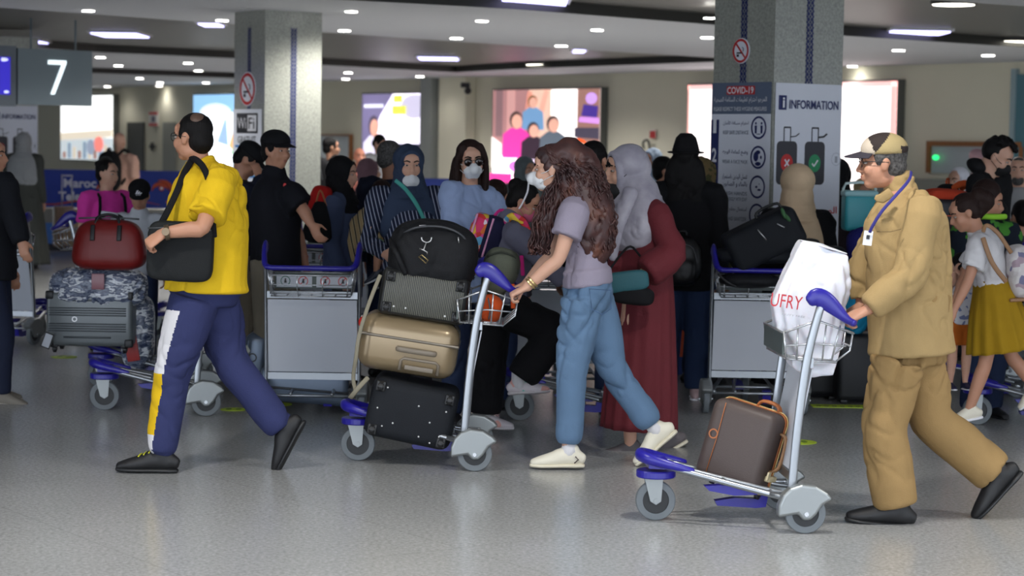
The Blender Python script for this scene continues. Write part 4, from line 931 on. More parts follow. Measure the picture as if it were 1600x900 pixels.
# tilted black suitcase
t, L, R = case('black soft suitcase tilted on top of the trolley below the COVID poster', 1192, 373, 13.2, .47, .25, .36, -27, 0, M_SOFTBLK, bev=.05, handle=[('top', .1, 0, .16, M_BP)])
g = G(); sup(g, pt(1180, 398, 13.2), (.25, .16, .055), None, e=.7); g.build('side_pocket', M_SOFTBLK, t)
g = G(); g.tube([L(-.02, -.185, .08), L(.0, -.185, .0)], .004); g.tube([L(.1, -.185, .06), L(.13, -.185, .02)], .004); g.build('zip_puller', M_SIL, t)
g = G(); sup(g, pt(1224, 333, 13.0), (.012, .02, .035), rot(-20), e=1); sup(g, pt(1230, 340, 13.0), (.03, .02, .012), rot(50), e=1); g.build('green_ribbon', fab('green_ribbon', (70, 110, 72)), t, label='knotted green ribbon')
c = pt(1130, 435, 13.15); t = thing('black_shoulder_bag', 'black soft bag with a strap lying in the basket of the right centre trolley', 'bag', c)
g = G(); sup(g, pt(1172, 438, 13.1), (.19, .12, .045), None, e=.8); g.build('body', M_DUF, t, voxel=.012, fn=rug(.008, 14)); g = G(); g.tube([pt(1122, 428, 13.0), pt(1135, 440, 12.98), pt(1150, 448, 13.0)], .007, k=3); g.build('strap', M_BP, t)
# dark stack, cooler and cyan bag between the pillar and the khaki man
case('large black suitcase standing low between the near pillar and the khaki man', 1270, 540, 14.15, .34, .66, .26, 0, 0, mat('dark_case', (20, 22, 26), .5), bev=.05, wheels='bottom')
case('black suitcase lying on the large dark case, under the cooler box', 1274, 420, 14.15, .38, .30, .26, 0, 0, mat('dark_case2', (26, 26, 30), .5), bev=.05, handle=[('top', -.05, 0, .14, M_BP)])
c = pt(1342, 332, 14.3); t = thing('cooler_box', 'turquoise cooler box with a pale handle behind the khaki man', 'cooler', c)
g = G(); g.box(c, (.105, .10, .12), None, bev=.025); g.build('tub', mat('turquoise', (52, 158, 168), .4), t); g = G(); g.box(c + V((0, 0, .125)), (.11, .105, .02), None, bev=.014); g.build('lid', mat('lid_pale', (150, 196, 200), .4), t)
g = G(); g.tube([c + V((-.1, 0, .12)), c + V((-.09, 0, .19)), c + V((.09, 0, .19)), c + V((.1, 0, .12))], .010, k=2); g.build('handle', mat('handle_pale', (196, 214, 212), .4), t)
g = G(); sup(g, pt(1347, 388, 14.1), (.10, .09, .14), rot(-8), e=.8); tag(g.build('blue_bag', fab('blue_bag', (36, 36, 110)), voxel=.012, fn=rug(.01, 11)), 'dark blue bag below the turquoise cooler box', 'bag')
c = pt(1338, 484, 13.9); t = thing('cyan_bag', 'bright cyan bag standing behind the hand of the khaki man', 'bag', c); g = G(); sup(g, c, (.085, .08, .165), rot(6), e=.7); g.build('body', fab('cyan_cloth', (26, 138, 178)), t, voxel=.009, fn=rug(.008, 15))
g = G(); g.tube([c + V((-.04, 0, .15)), c + V((-.02, 0, .2)), c + V((.03, 0, .2)), c + V((.045, 0, .15))], .006, k=3); g.build('handle', fab('cyan_handle', (30, 120, 150)), t)
case('small black suitcase standing under the cyan bag', 1336, 572, 13.95, .26, .44, .24, 0, 0, MATS['dark_case'], bev=.04, wheels='bottom')
# right luggage
case('dark suitcase with orange stripes behind the shoulder of the khaki man', 1478, 372, 13.6, .30, .50, .26, 0, 0, mat('dark_case3', (34, 36, 42), .5), bev=.04, ribs=(3, True, M_ORG), wheels='bottom')
case('black suitcase at the bottom of the right stack behind the toddler', 1485, 500, 13.7, .42, .46, .3, 0, 0, MATS['dark_case'], bev=.04)
g = G(); sup(g, pt(1478, 305, 13.6), (.14, .12, .04), rot(3), e=.7); tag(g.build('orange_bag', fab('orange_red', (196, 66, 40)), voxel=.012, fn=rug(.01, 12)), 'orange red bag lying on the dark striped suitcase', 'bag')
# far left cases
M_BEI = mat('beige_shell', (150, 124, 96), .5)
case('beige upright suitcase with a long raised handle by the carousel', 99, 354, 30, .26, .56, .3, 0, 20, M_BEI, bev=.03, wheels='bottom', handle=[('pole', .06, .42, .14, M_SIL)])
case('shorter beige suitcase with a dark strap beside the one with the raised handle', 118, 356, 29.4, .24, .5, .3, 0, -10, mat('beige_shell2', (160, 136, 110), .5), bev=.03, wheels='bottom')
# ---------------------------------------------------------------- people
SKIN = {}
def skin(k):
    c = {'l': (206, 160, 136), 'm': (184, 134, 108), 'd': (150, 104, 80), 'r': (196, 128, 104)}[k]
    if k not in SKIN:
        m = mat('skin_' + k, c, .5, var=.05, vscale=30, spec=.4); m.node_tree.nodes['Principled BSDF'].inputs['Subsurface Weight'].default_value = .08
        m.node_tree.nodes['Principled BSDF'].inputs['Subsurface Scale'].default_value = .01; SKIN[k] = m
    return SKIN[k]
M_EYEW = mat('eye_white', (176, 168, 162), .3); M_IRIS = mat('iris', (40, 26, 20), .2); M_LIP = mat('lip', (158, 98, 86), .6)
M_HAIRK = ramp_mat('hair_black', 'wave', [(0, (9, 8, 9)), (1, (20, 17, 17))], 60, rough=.6, vec=(1, 1, .15), const=False, bump=.3, dist=3)
M_HAIRB = ramp_mat('hair_brown', 'wave', [(0, (24, 15, 14)), (1, (50, 32, 27))], 60, rough=.6, vec=(1, 1, .15), const=False, bump=.3, dist=3)
M_HAIRG = ramp_mat('hair_grey', 'noise', [(.3, (46, 44, 44)), (.7, (96, 94, 92))], 90, rough=.7, const=False, bump=.3)
M_MASK = mat('mask_white', (222, 224, 226), .8, bump=.1, bscale=80)
M_MASKK = mat('mask_black', (18, 18, 20), .8)
FD = lambda yaw: V((math.sin(math.radians(yaw)), -math.cos(math.radians(yaw)), 0))
def head_basis(c, yaw, pitch=0, roll=0, s=1.0):
    F = FD(yaw); R = F.cross(UP); M = Matrix((R, F, UP)).transposed()
    M = M @ Matrix.Rotation(math.radians(-pitch), 3, 'X') @ Matrix.Rotation(math.radians(roll), 3, 'Y')
    return c, M, s
def hp(B, p): return B[0] + B[1] @ (V(p) * B[2])
def hell(g, B, p, r, mi=0, n=16, rx=0):
    R = B[1] @ Matrix.Rotation(math.radians(rx), 3, 'X') if rx else B[1]
    g.ell(hp(B, p), [q * B[2] for q in r], R, n=n, mi=mi)
def head_geo(g, B, fem=False, fat=1.0):
    s = B[2]
    hell(g, B, (0, -.012, .028), (.072, .092, .085), n=22); hell(g, B, (0, .022, -.035), (.060 * fat, .064, .075), n=20)
    hell(g, B, (0, .050, -.088), (.030 * fat, .030, .024)); hell(g, B, (0, .005, -.070), (.054 * fat, .06, .040))
    for q in (-1, 1):
        hell(g, B, (q * .034, .058, -.030), (.026 * fat, .026, .030)); hell(g, B, (q * .030, .070, .022), (.024, .012, .008))
        hell(g, B, (q * .074, -.004, -.008), (.010, .019, .031), rx=10); hell(g, B, (q * .013, .093, -.034), (.009, .010, .008))
    g.loft([(hp(B, (0, .082, .014)), .008 * s, .009 * s), (hp(B, (0, .094, -.010)), .009 * s, .010 * s), (hp(B, (0, .104, -.030)), .011 * s, .011 * s)], n=10)
    hell(g, B, (0, .084, -.056), (.022, .011, .0065)); hell(g, B, (0, .083, -.068), (.019, .011, .007)); hell(g, B, (0, .066, .042), (.05, .02, .03))
def face_parts(B, t, hairm, fem=False, closed=False):
    for q in (-1, 1):
        g = G(); hell(g, B, (q * .031, .0740, .001), (.0130, .009, .0050), n=14); hell(g, B, (q * .031, .0800, .001), (.0062, .0042, .0048), mi=1, n=12); g.build('eye', [M_EYEW, M_IRIS], t)
    for q in (-1, 1):
        g = G(); g.loft([(hp(B, (q * .013, .0855, .022)), .004 * B[2], .003 * B[2]), (hp(B, (q * .032, .083, .029)), .0042 * B[2], .003 * B[2]), (hp(B, (q * .050, .068, .022)), .0025 * B[2], .003 * B[2])], ref=B[1] @ V((0, 1, 0)), n=8, k=2); g.build('eyebrow', hairm, t)
    g = G(); hell(g, B, (0, .0870, -.057), (.018, .008, .0036)); hell(g, B, (0, .0862, -.066), (.015, .008, .0044)); g.build('lips', M_LIP, t)
def hand_geo(g, W, D, n, thumbdir, s=1.0, curl=.5, grip=False):
    D = D.normalized(); n = (n - D * n.dot(D)).normalized(); X = D.cross(n).normalized()
    if X.dot(thumbdir) < 0: X = -X
    P = lambda a, b, c: W + D * (a * s) + X * (b * s) + n * (c * s)
    g.loft([(P(-.01, 0, 0), .026 * s, .019 * s), (P(.02, 0, 0), .032 * s, .018 * s), (P(.055, .002, 0), .040 * s, .016 * s), (P(.088, 0, .0), .040 * s, .013 * s)], ref=n, n=14)
    for i, (b, L, r) in enumerate(((.030, .070, .0082), (.0105, .078, .0085), (-.010, .072, .0082), (-.029, .056, .0072))):
        p = P(.082, b, 0); ang = 0; pts = [(P(.06, b * .95, 0), r * s, r * s), (p, r * s, r * s)]; dr = (D + X * (b * 2.2)).normalized()
        for f in (.46, .30, .24):
            ang += curl * math.radians(70); v = dr * math.cos(ang) + n * math.sin(ang); p = p + v * (L * f * s); pts.append((p, r * (.95 - .1 * len(pts) / 5) * s, r * (.95 - .1 * len(pts) / 5) * s))
        g.loft(pts, n=8, k=2)
    p = P(.012, .026, .004); v1 = (D * .65 + X * .6 + n * .45).normalized(); v2 = (D * .85 + X * .1 + n * (.3 + curl * .6)).normalized()
    g.loft([(P(.0, .012, 0), .014 * s, .013 * s), (p, .0135 * s, .0125 * s), (p + v1 * .035 * s, .011 * s, .0105 * s), (p + v1 * .035 * s + v2 * .028 * s, .0095 * s, .009 * s), (p + v1 * .035 * s + v2 * .048 * s, .008 * s, .007 * s)], n=8, k=2)

def std(px, ytop, d, yaw=0, H=None, sh=.112, arms=None, lean=0.0, wide=1.0, step=0.0, hsc=1.0):
    """joints of a standing figure whose head top is seen at the pixel (px, ytop) at the distance d"""
    top = pt(px, ytop, d); H = H or top.z
    F = FD(yaw); L = UP.cross(F); c = V((top.x, d, 0)); J = {}
    P = lambda f, l, z: c + F * (f * H) + L * (l * H) + UP * (z * H)
    hs = H / 1.7; hh = .23 * (.55 + .45 * hs)        # children have relatively larger heads
    J['hs'] = hh / .23 * hsc; J['s'] = hs
    zc = H - .115 * J['hs']; J['H'] = c + UP * zc + F * lean; J['N'] = c + UP * (zc - .155 * J['hs']) + F * (lean * .8 - .02 * hs)
    zn = J['N'].z / H
    J['C'] = P(0, 0, zn - .12) + F * lean * .5; J['P'] = P(0, 0, .53)
    for k, q in (('l', 1), ('r', -1)):
        J['S' + k] = P(-.01, q * sh * wide, zn - .028) + F * lean * .7
        J['E' + k] = P(-.015, q * (sh * wide + .025), .625) + F * lean * .4; J['W' + k] = P(.03, q * (sh * wide + .028), .49)
        J['U' + k] = P(0, q * .052 * wide, .52); J['K' + k] = P(.012 + q * step * .5, q * .055, .285); J['A' + k] = P(-.01 + q * step, q * .058, .048); J['T' + k] = J['A' + k] + F * (.175 * hs) - UP * (J['A' + k].z - .012 * hs)
    J['F'] = F; J['L'] = L; J['d'] = d; J['c'] = c; J['yaw'] = yaw
    for k, dz in (arms or {}).items(): J[k] = P(*dz)
    return J
def over(J, **kw):
    """override joints by photo pixel and a distance offset in metres"""
    for k, v in kw.items(): J[k] = pt(v[0], v[1], J['d'] + (v[2] if len(v) > 2 else 0))
    return J
def shoe(t, J, k, kind, m, sole, s):
    A, T, K = J['A' + k], J['T' + k], J['K' + k]
    v = (T - A).normalized(); u = K - A; u = (u - v * u.dot(v)).normalized(); a = math.radians(24)
    f = (v * math.cos(a) + u * math.sin(a)).normalized(); u = (u * math.cos(a) - v * math.sin(a)).normalized()
    P = lambda x, z: A + f * (x * s) + u * (z * s)
    g = G(); g.loft([(P(-.062, -.045), .026 * s, .030 * s), (P(-.04, -.04), .035 * s, .040 * s), (P(.02, -.034), .038 * s, .046 * s), (P(.07, -.047), .043 * s, .037 * s), (P(.13, -.058), .044 * s, .028 * s), (P(.168, -.064), .034 * s, .020 * s)], ref=u, n=18, k=2)
    if kind == 'high': g.loft([(P(-.01, -.02), .042 * s, .05 * s), (P(-.008, .02), .040 * s, .046 * s)], ref=f, n=16)
    else: g.loft([(P(-.012, -.03), .038 * s, .052 * s), (P(-.01, -.002), .036 * s, .045 * s)], ref=f, n=16)
    o = g.build('shoe', m, t, voxel=.007, iters=2)
    g = G(); g.loft([(P(-.07, -.079), .024 * s, .011 * s), (P(-.04, -.078), .037 * s, .013 * s), (P(.02, -.078), .038 * s, .012 * s), (P(.08, -.078), .047 * s, .012 * s), (P(.14, -.078), .046 * s, .012 * s), (P(.178, -.076), .030 * s, .011 * s)], ref=u, n=16, k=3); g.build('sole', sole, o)
    return o, P, f, u
def person(J, label, cloth, hair=None, head=(0, 0, 0), sk='m', fem=False, vox=.012, build=1.0, hands=(.35, .35), handn=None, group=None, face=True, fat=1.0, name='person', barelegs=True):
    s = J['s']; F, L = J['F'], J['L']; c = V((J['c'].x, J['c'].y, 0)); t = thing(name, label, 'person', c, group=group)
    B = head_basis(J['H'], *head, s=J['hs']); J['B'] = B; b = build
    H, N, C, P = J['H'], J['N'], J['C'], J['P']; g = G(); head_geo(g, B, fem, fat)
    hb = J['hs']
    g.loft([(hp(B, (0, -.025, -.045)), .050 * hb, .052 * hb), (H.lerp(N, .7), .052 * hb * b, .052 * hb * b), (N - UP * .03 * s, .054 * hb * b, .052 * hb * b)], ref=F, n=16)
    tw = cloth.get('tw', (.150, .130, .158)); td = cloth.get('td', (.105, .100, .112))
    g.loft([(P - (C - P).normalized() * .06 * s, tw[0] * .66 * s * b, td[0] * .62 * s * b), (P.lerp(C, .45), tw[1] * .74 * s * b, td[1] * .72 * s * b), (C, tw[2] * .85 * s * b, td[2] * .85 * s * b), (C.lerp(N, .62), tw[2] * .5 * s * b, td[2] * .5 * s * b)], ref=F, n=18, k=2)
    for k in 'lr':
        S, E, Wr = J['S' + k], J['E' + k], J['W' + k]
        g.loft([(C.lerp(N, .35).lerp(S, .5), .035 * s, .035 * s), (S, .046 * s * b, .044 * s * b), (S.lerp(E, .5), .043 * s * b, .043 * s * b), (E, .037 * s * b, .037 * s * b), (E.lerp(Wr, .3), .038 * s * b, .036 * s * b), (Wr, .026 * s * (.7 + .3 * b), .022 * s * (.7 + .3 * b))], n=14, k=3)
        D = J.get('D' + k) or (Wr - E).normalized(); nn = J.get('n' + k) or (L if k == 'r' else -L)
        hand_geo(g, Wr, D, nn, J.get('th' + k) or F, s * .98, hands[0 if k == 'l' else 1])
        U, K, A, T = J['U' + k], J['K' + k], J['A' + k], J['T' + k]
        g.loft([(U.lerp(K, .14), .058 * s * b, .058 * s * b), (U.lerp(K, .5), .064 * s * b, .064 * s * b), (K, .050 * s * b, .050 * s * b), (K.lerp(A, .3), .052 * s * b, .052 * s * b), (A, .034 * s, .036 * s)], n=14, k=3)
        v = (T - A); g.loft([(A - v * .05, .030 * s, .030 * s), (A + v * .4 - (K - A).normalized() * .022 * s, .024 * s, .020 * s), (A + v * .8, .024 * s, .012 * s)], n=12, k=2)
    g.build('body', skin(sk), t, voxel=vox, iters=2)
    cl = cloth; wr = cl.get('wr', .010)
    if face: face_parts(B, t, cl.get('brow', M_HAIRK), fem)
    # ---- upper garment
    if cl.get('top'):
        g = G(); o = cl.get('loose', .016) * s; ax = (C - P).normalized(); hem = cl.get('hem', .06) * s; hx = cl.get('hemw', 1.0)
        st = [(P - ax * hem, (tw[0] * s * b + o) * hx, (td[0] * s * b + o) * hx), (P, tw[0] * s * b + o, td[0] * s * b + o), (P.lerp(C, .45), tw[1] * s * b + o, td[1] * s * b + o), (C, tw[2] * s * b + o, td[2] * s * b + o), (C.lerp(N, .55), tw[2] * .98 * s * b, td[2] * .82 * s * b), (C.lerp(N, .86), .105 * s * b, .075 * s * b), (N - UP * .0, .062 * hb * b + .008, .060 * hb * b + .008)]
        g.loft(st, ref=F, n=26, k=3, crad=.012)
        sl = cl.get('sleeve', 'long'); so = cl.get('so', .014) * s
        for k in 'lr':
            S, E, Wr = J['S' + k], J['E' + k], J['W' + k]
            pts = [(C.lerp(N, .62).lerp(S, .35), .065 * s, .06 * s), (S, .058 * s * b + so, .055 * s * b + so)]
            if sl == 'short': pts += [(S.lerp(E, .5), .048 * s * b + so * 1.3, .048 * s * b + so * 1.3), (S.lerp(E, cl.get('sl', .72)), .047 * s * b + so * 1.6, .047 * s * b + so * 1.6)]
            elif sl == 'bell': pts += [(S.lerp(E, .5), .05 * s * b + so, .05 * s * b + so), (E, .05 * s + so * 1.6, .05 * s + so * 1.6), (E.lerp(Wr, .8), .06 * s + so * 1.6, .06 * s + so * 1.6), (E.lerp(Wr, .92), .045 * s, .045 * s)]
            else: pts += [(S.lerp(E, .5), .046 * s * b + so, .046 * s * b + so), (E, .041 * s * b + so, .041 * s * b + so), (E.lerp(Wr, .5), .036 * s * b + so, .036 * s * b + so), (E.lerp(Wr, cl.get('cuff', .95)), .029 * s + so * .9, .029 * s + so * .9)]
            g.loft(pts, n=18, k=3, crad=.012)
        if cl.get('collar'): g.loft([(N - UP * .015, .066 * hb * b + .012, .064 * hb * b + .012), (N + UP * .012 * s, .064 * hb * b + .012, .06 * hb * b + .012)], ref=F, n=20)
        g.build(cl.get('topname', 'shirt'), cl['top'], t, voxel=max(vox, .008), fn=rug(wr * (1.7 if vox < .01 else 1.0), 7, J['d']), matf=cl.get('topf'), iters=3)
    # ---- trousers / skirt / robe
    tr = cl.get('tr', (.094, .082, .066, .060))
    if cl.get('bottom') == 'trousers' or cl.get('bottom') == 'shorts':
        g = G(); up = (C - P).normalized(); hw = cl.get('hipw', 1.0)
        g.loft([(P.lerp(C, .32), tw[1] * s * b * 1.0 + .004, td[1] * s * b + .004), (P + up * .02, tw[0] * s * b * hw, td[0] * s * b * 1.02), (P - up * .05 * s, tw[0] * s * b * 1.0 * hw, td[0] * s * b * 1.03), (P - up * .11 * s, tw[0] * .8 * s * b * hw, td[0] * .85 * s * b)], ref=F, n=24, k=2, crad=.03)
        for k in 'lr':
            U, K, A = J['U' + k], J['K' + k], J['A' + k]; e = cl.get('legto', 1.0); mid = K.lerp(A, .5)
            if cl['bottom'] == 'shorts': pts = [(U, tr[0] * s * b, tr[0] * s * b), (U.lerp(K, .75), tr[0] * s * b, tr[0] * s * b)]
            else: pts = [(U, tr[0] * s * b, tr[0] * s * b), (U.lerp(K, .5), tr[0] * .92 * s * b, tr[0] * .92 * s * b), (K, tr[1] * s * b, tr[1] * s * b), (K.lerp(A, .45), tr[2] * 1.04 * s * b, tr[2] * 1.04 * s * b), (K.lerp(A, .9 * e), tr[2] * s * b, tr[2] * s * b), (K.lerp(A, e), tr[3] * s * b, tr[3] * s * b)]
            g.loft(pts, n=20, k=3, ref=F, crad=.012)
        g.build(cl.get('botname', 'trousers'), cl['bm'], t, voxel=max(vox, .009), fn=rug(cl.get('wrb', .009) * (1.6 if vox < .01 else 1.0), 6.5, J['d'] + 3), matf=cl.get('botf'), iters=3)
    elif cl.get('bottom') in ('skirt', 'robe'):
        g = G(); A = (J['Al'] + J['Ar']) / 2; hz = cl.get('hemz', .06); z0 = P.z; base = J.get('base') or V((A.x, A.y, hz)); hw = cl.get('hemr', (.25, .22)); npl = cl.get('pleats', 9); amp = cl.get('pamp', .08)
        top = C if cl['bottom'] == 'robe' else P.lerp(C, cl.get('waist', .35))
        mod = lambda fr, an: 1 + amp * (fr ** 1.2) * math.sin(npl * an) + amp * .5 * fr * math.sin((npl * 2 + 1) * an + 1)
        g.loft([(top, tw[2 if cl['bottom'] == 'robe' else 1] * s * b + .012, td[1] * s * b + .012), (P, tw[0] * s * b + .03, td[0] * s * b + .03), (P.lerp(base, .5), (tw[0] * s * b + hw[0]) / 2 + .02, (td[0] * s * b + hw[1]) / 2 + .02), (base, hw[0], hw[1])], ref=F, n=72, k=6, mod=mod, cap=False)
        g.build('dress' if cl['bottom'] == 'robe' else 'skirt', cl['bm'], t, fn=rug(cl.get('wrb', .006), 4, J['d']), iters=1, voxel=None)
    if cl.get('shoes') is not None:
        J['shoes'] = {k: shoe(t, J, k, cl.get('shoekind', 'low'), cl['shoes'], cl.get('sole', M_BP), s * cl.get('ss', 1.0)) for k in 'lr'}
    if hair: hair(B, t, J)
    return t
# ---- head wear and hair (all in head coordinates: x right, y forward, z up)
def hbuild(fnc, nm, m, vx=.008, amp=.0, fr=40):
    def f(B, t, J):
        g = G(); fnc(g, B); g.build(nm, m, t, voxel=vx, fn=rug(amp, fr) if amp else None, iters=2)
    return f
def short_hair(m=None, thick=0.0, amp=.004, bald=False):
    m = m or M_HAIRK
    def q(g, B):
        if bald == 'thin': hell(g, B, (0, -.020, .038), (.0765, .090, .080)); hell(g, B, (0, -.048, -.018), (.069, .060, .07)); [hell(g, B, (s * .066, .010, .015), (.012, .026, .032)) for s in (-1, 1)]
        elif bald:
            for s in (-1, 1): hell(g, B, (s * .038, -.030, .010), (.044, .072, .055))
            hell(g, B, (0, -.052, .0), (.066, .062, .075)); hell(g, B, (0, .012, .068), (.050, .050, .038))
        else:
            hell(g, B, (0, -.022 - thick * .2, .040 + thick * .4), (.080 + thick * .4, .092 + thick * .4, .084 + thick)); hell(g, B, (0, -.050, -.015), (.070, .058, .07))
            for s in (-1, 1): hell(g, B, (s * .066, .012, .02), (.013, .03, .035))
    return hbuild(q, 'hair', m, amp=amp)
def curly_top(m=None):
    def q(g, B):
        hell(g, B, (0, -.03, .03), (.080, .085, .085)); random.seed(3)
        for i in range(90):
            a = random.uniform(0, 6.28); r = random.uniform(.0, .085); hell(g, B, (r * math.cos(a), r * math.sin(a) + .0, .085 + .03 * (1 - (r / .085) ** 2) + random.uniform(-.01, .012)), (.017, .017, .017), n=8)
    return hbuild(q, 'hair', m or M_HAIRK, amp=.004)
def long_hair(m=None, length=.35, width=.09, back=-.06, amp=.008, side=True):
    def q(g, B):
        hell(g, B, (0, -.022, .038), (.084, .096, .086))
        g2 = [(hp(B, (0, -.03, .03)), .088 * B[2], .075 * B[2])]
        dn = -UP
        p = hp(B, (0, -.045, -.03)); g2.append((p, (width + .005) * B[2], .06 * B[2])); g2.append((hp(B, (0, back, -.03)) + dn * length * .5, (width + .02) * B[2], .05 * B[2])); g2.append((hp(B, (0, back, -.03)) + dn * length, width * .8 * B[2], .035 * B[2]))
        g.loft(g2, ref=B[1] @ V((0, 1, 0)), k=3, n=20)
        if side:
            for s in (-1, 1): g.loft([(hp(B, (s * .05, .03, .085)), .02, .02), (hp(B, (s * .078, .02, .02)), .018, .03), (hp(B, (s * .085, .01, -.06)), .02, .035), (hp(B, (s * .085, -.0, -.06)) + dn * length * .4, .022, .035), (hp(B, (s * .08, -.0, -.06)) + dn * length * .75, .015, .02)], k=3, n=12)
    return hbuild(q, 'hair', m or M_HAIRB, amp=amp, fr=16)
def bun_hair(m=None, bun=(0, -.11, .06), r=.035, tail=0):
    def q(g, B):
        hell(g, B, (0, -.020, .036), (.080, .092, .084)); hell(g, B, (0, -.045, -.01), (.072, .06, .07)); hell(g, B, bun, (r, r, r))
        if tail: g.loft([(hp(B, bun), r * .8, r * .8), (hp(B, (bun[0], bun[1] - .03, bun[2] - .04)), r, r), (hp(B, (bun[0], bun[1] - .03, bun[2])) - UP * tail * .6, r * .9, r * .8), (hp(B, (bun[0], bun[1] - .01, bun[2])) - UP * tail, r * .4, r * .4)], k=3)
    return hbuild(q, 'hair', m or M_HAIRK, amp=.004)
def hijab(m, cape=.2, under=None, tail=None, backbun=True):
    def f(B, t, J):
        g = G(); s = B[2]
        hell(g, B, (0, -.026, .030), (.099, .099, .099), n=24)
        if backbun: hell(g, B, (0, -.075, .01), (.07, .06, .07)); hell(g, B, (0, -.045, -.06), (.094, .078, .09))
        hell(g, B, (0, -.005, -.085), (.088, .080, .060)); N = J['N']; F = J['F']
        # ring round the face
        P = []
        for i in range(20):
            a = 2 * math.pi * i / 20; P.append((hp(B, (.066 * math.cos(a), .052 + .006 * math.sin(a), -.008 + .094 * math.sin(a))), .012 * s, .016 * s))
        g.loft(P, ref=B[1] @ V((0, 1, 0)), n=10, closed=True, cap=False)
        w = cape
        g.loft([(hp(B, (0, -.015, -.07)), .094 * s, .088 * s), (N + UP * .02, .112 * s, .100 * s), (N - UP * .06 * s, .168 * s * (w / .2) ** .5, .115 * s), (N - UP * w * s, .19 * s * (w / .2) ** .5, .135 * s)], ref=F, n=24, k=3)
        for i in range(3): g.loft([(N + V((0, 0, .02 - i * .03)) + J['L'] * (.1 * math.cos(a)) * s * (1 + i * .15) + F * (.095 * math.sin(a)) * s * (1 + i * .15), .014, .014) for a in [j * math.pi / 8 for j in range(16)]], n=8, closed=True, cap=False)
        if tail:
            g.loft([(p, a, b2) for p, a, b2 in tail], k=3, n=12, ref=V((0, 1, 0)))
        g.build('headscarf', m, t, voxel=.009, fn=rug(.007, 14), iters=3)
        if under:
            g = G(); hell(g, B, (0, .016, .038), (.071, .073, .054)); g.build('undercap', under, t, voxel=.008)
    return f
def cap(m, visor_m=None, mark=None, under=M_HAIRK, mats=None, matf=None):
    def f(B, t, J):
        short_hair(under)(B, t, J)
        g = G(); s = B[2]; g.ell(hp(B, (0, -.012, .055)), (.090 * s, .104 * s, .076 * s), B[1], n=26, zlo=-.25)
        c = g.build('cap', mats or m, t, voxel=.007, iters=2, matf=matf(B) if matf else None)
        g = G(); P = []
        for i in range(9):
            a = math.radians(-62 + i * 15.5); P.append(a)
        vs = []
        for lay in (0, -.004):
            for r in (0, 1):
                for a in P: vs.append(hp(B, (math.sin(a) * (.080 + r * .004), .01 + math.cos(a) * (.080 + r * .072 * max(math.cos(a * .95), .12)), .052 - r * .018 + lay - .012 * abs(math.sin(a)) )))
        n = 9; fs = []
        for i in range(n - 1): fs += [(i, i + 1, n + i + 1, n + i), (2 * n + i + 1, 2 * n + i, 3 * n + i, 3 * n + i + 1), (n + i, n + i + 1, 3 * n + i + 1, 3 * n + i)]
        g.add(vs, fs); g.build('visor', visor_m or m, t)
        if mark: mark(B, t, c)
    return f
def mask(B, t, m=None, low=0.0, straps=True, cone=False):
    m = m or M_MASK; g = G(); s = B[2]
    hell(g, B, (0, .055, -.050 - low), (.056, .052, .046), n=20); hell(g, B, (0, .085 if not cone else .098, -.044 - low), (.030, .034, .034)); hell(g, B, (0, .088, -.018 - low), (.02, .018, .014))
    hell(g, B, (0, .04, -.085 - low), (.045, .045, .022))
    o = g.build('face_mask', m, t, voxel=.006, iters=3)
    if straps:
        for q in (-1, 1):
            for z in (-.02, -.07): 
                g = G(); g.tube([hp(B, (q * .05, .06, z - low * .7)), hp(B, (q * .07, .03, z * .7 - low * .3)), hp(B, (q * .082, -.008, -.012 + (.02 if z > -.03 else -.02)))], .0018, k=3, n=6); g.build('ear_loop', m, o)
def glasses(B, t, dark=False):
    fm = mat('glasses_frame', (50, 46, 46), .3, .5); lm = mat('sunglass', (30, 16, 14), .1) if dark else None
    g = G()
    for q in (-1, 1):
        c = (q * .032, .094, .002); R = []
        for i in range(16):
            a = 2 * math.pi * i / 16; R.append(hp(B, (c[0] + .023 * math.cos(a), c[1] - .006 * abs(math.cos(a)), c[2] + (.019 if not dark else .023) * math.sin(a) - (.004 if dark else 0))))
        g.tube(R, .0016 * B[2], n=6, closed=True); g.tube([hp(B, (q * .056, .088, .006)), hp(B, (q * .078, .03, .006)), hp(B, (q * .082, -.02, .0))], .0018, n=6, k=2)
    g.tube([hp(B, (-.010, .096, .006)), hp(B, (0, .099, .009)), hp(B, (.010, .096, .006))], .0016, n=6); o = g.build('glasses', fm, t, label='dark sunglasses' if dark else None)
    if dark:
        for q in (-1, 1): g = G(); hell(g, B, (q * .032, .090, -.002), (.0225, .005, .022)); g.build('lens', lm, o)
TSH = lambda n, c: fab(n, c, .85)
M_NVY = TSH('navy_cloth', (24, 28, 44)); M_BLKC = TSH('black_cloth', (18, 18, 21)); M_DEN = TSH('dark_denim', (38, 50, 78)); M_DGR = TSH('dark_trouser', (34, 34, 38))
M_KH = TSH('khaki_cloth', (164, 138, 94)); M_KH2 = TSH('khaki_trouser', (148, 120, 78)); M_YEL = TSH('yellow_cotton', (222, 182, 30)); M_TRK = TSH('track_navy', (48, 53, 92))
M_WHC = TSH('white_cloth', (214, 212, 214)); M_TRY = TSH('track_yellow', (220, 178, 24)); M_SHB = mat('shoe_black', (22, 22, 24), .55); M_SHW = mat('shoe_cream', (222, 216, 198), .6); M_SOLW = mat('sole_cream', (214, 206, 184), .6)
def legs(bm=None, **k): return dict(bottom='trousers', bm=bm or M_DEN, shoes=M_SHB, **k)
def shift(J, v):
    for k, q in J.items():
        if isinstance(q, V) and k not in ('F', 'L', 'c') and not k.startswith('D') and not k.startswith('n'): J[k] = q + v
    return J
def strapline(name, label, pts, m, cat='strap', a=.018, b=.004, parent=None, ref=V((0, 1, 0))):
    g = G(); g.loft([(p, a, b) for p in pts], ref=ref, k=4, n=8); o = g.build(name, m, parent)
    if parent is None: tag(o, label, cat)
    return o
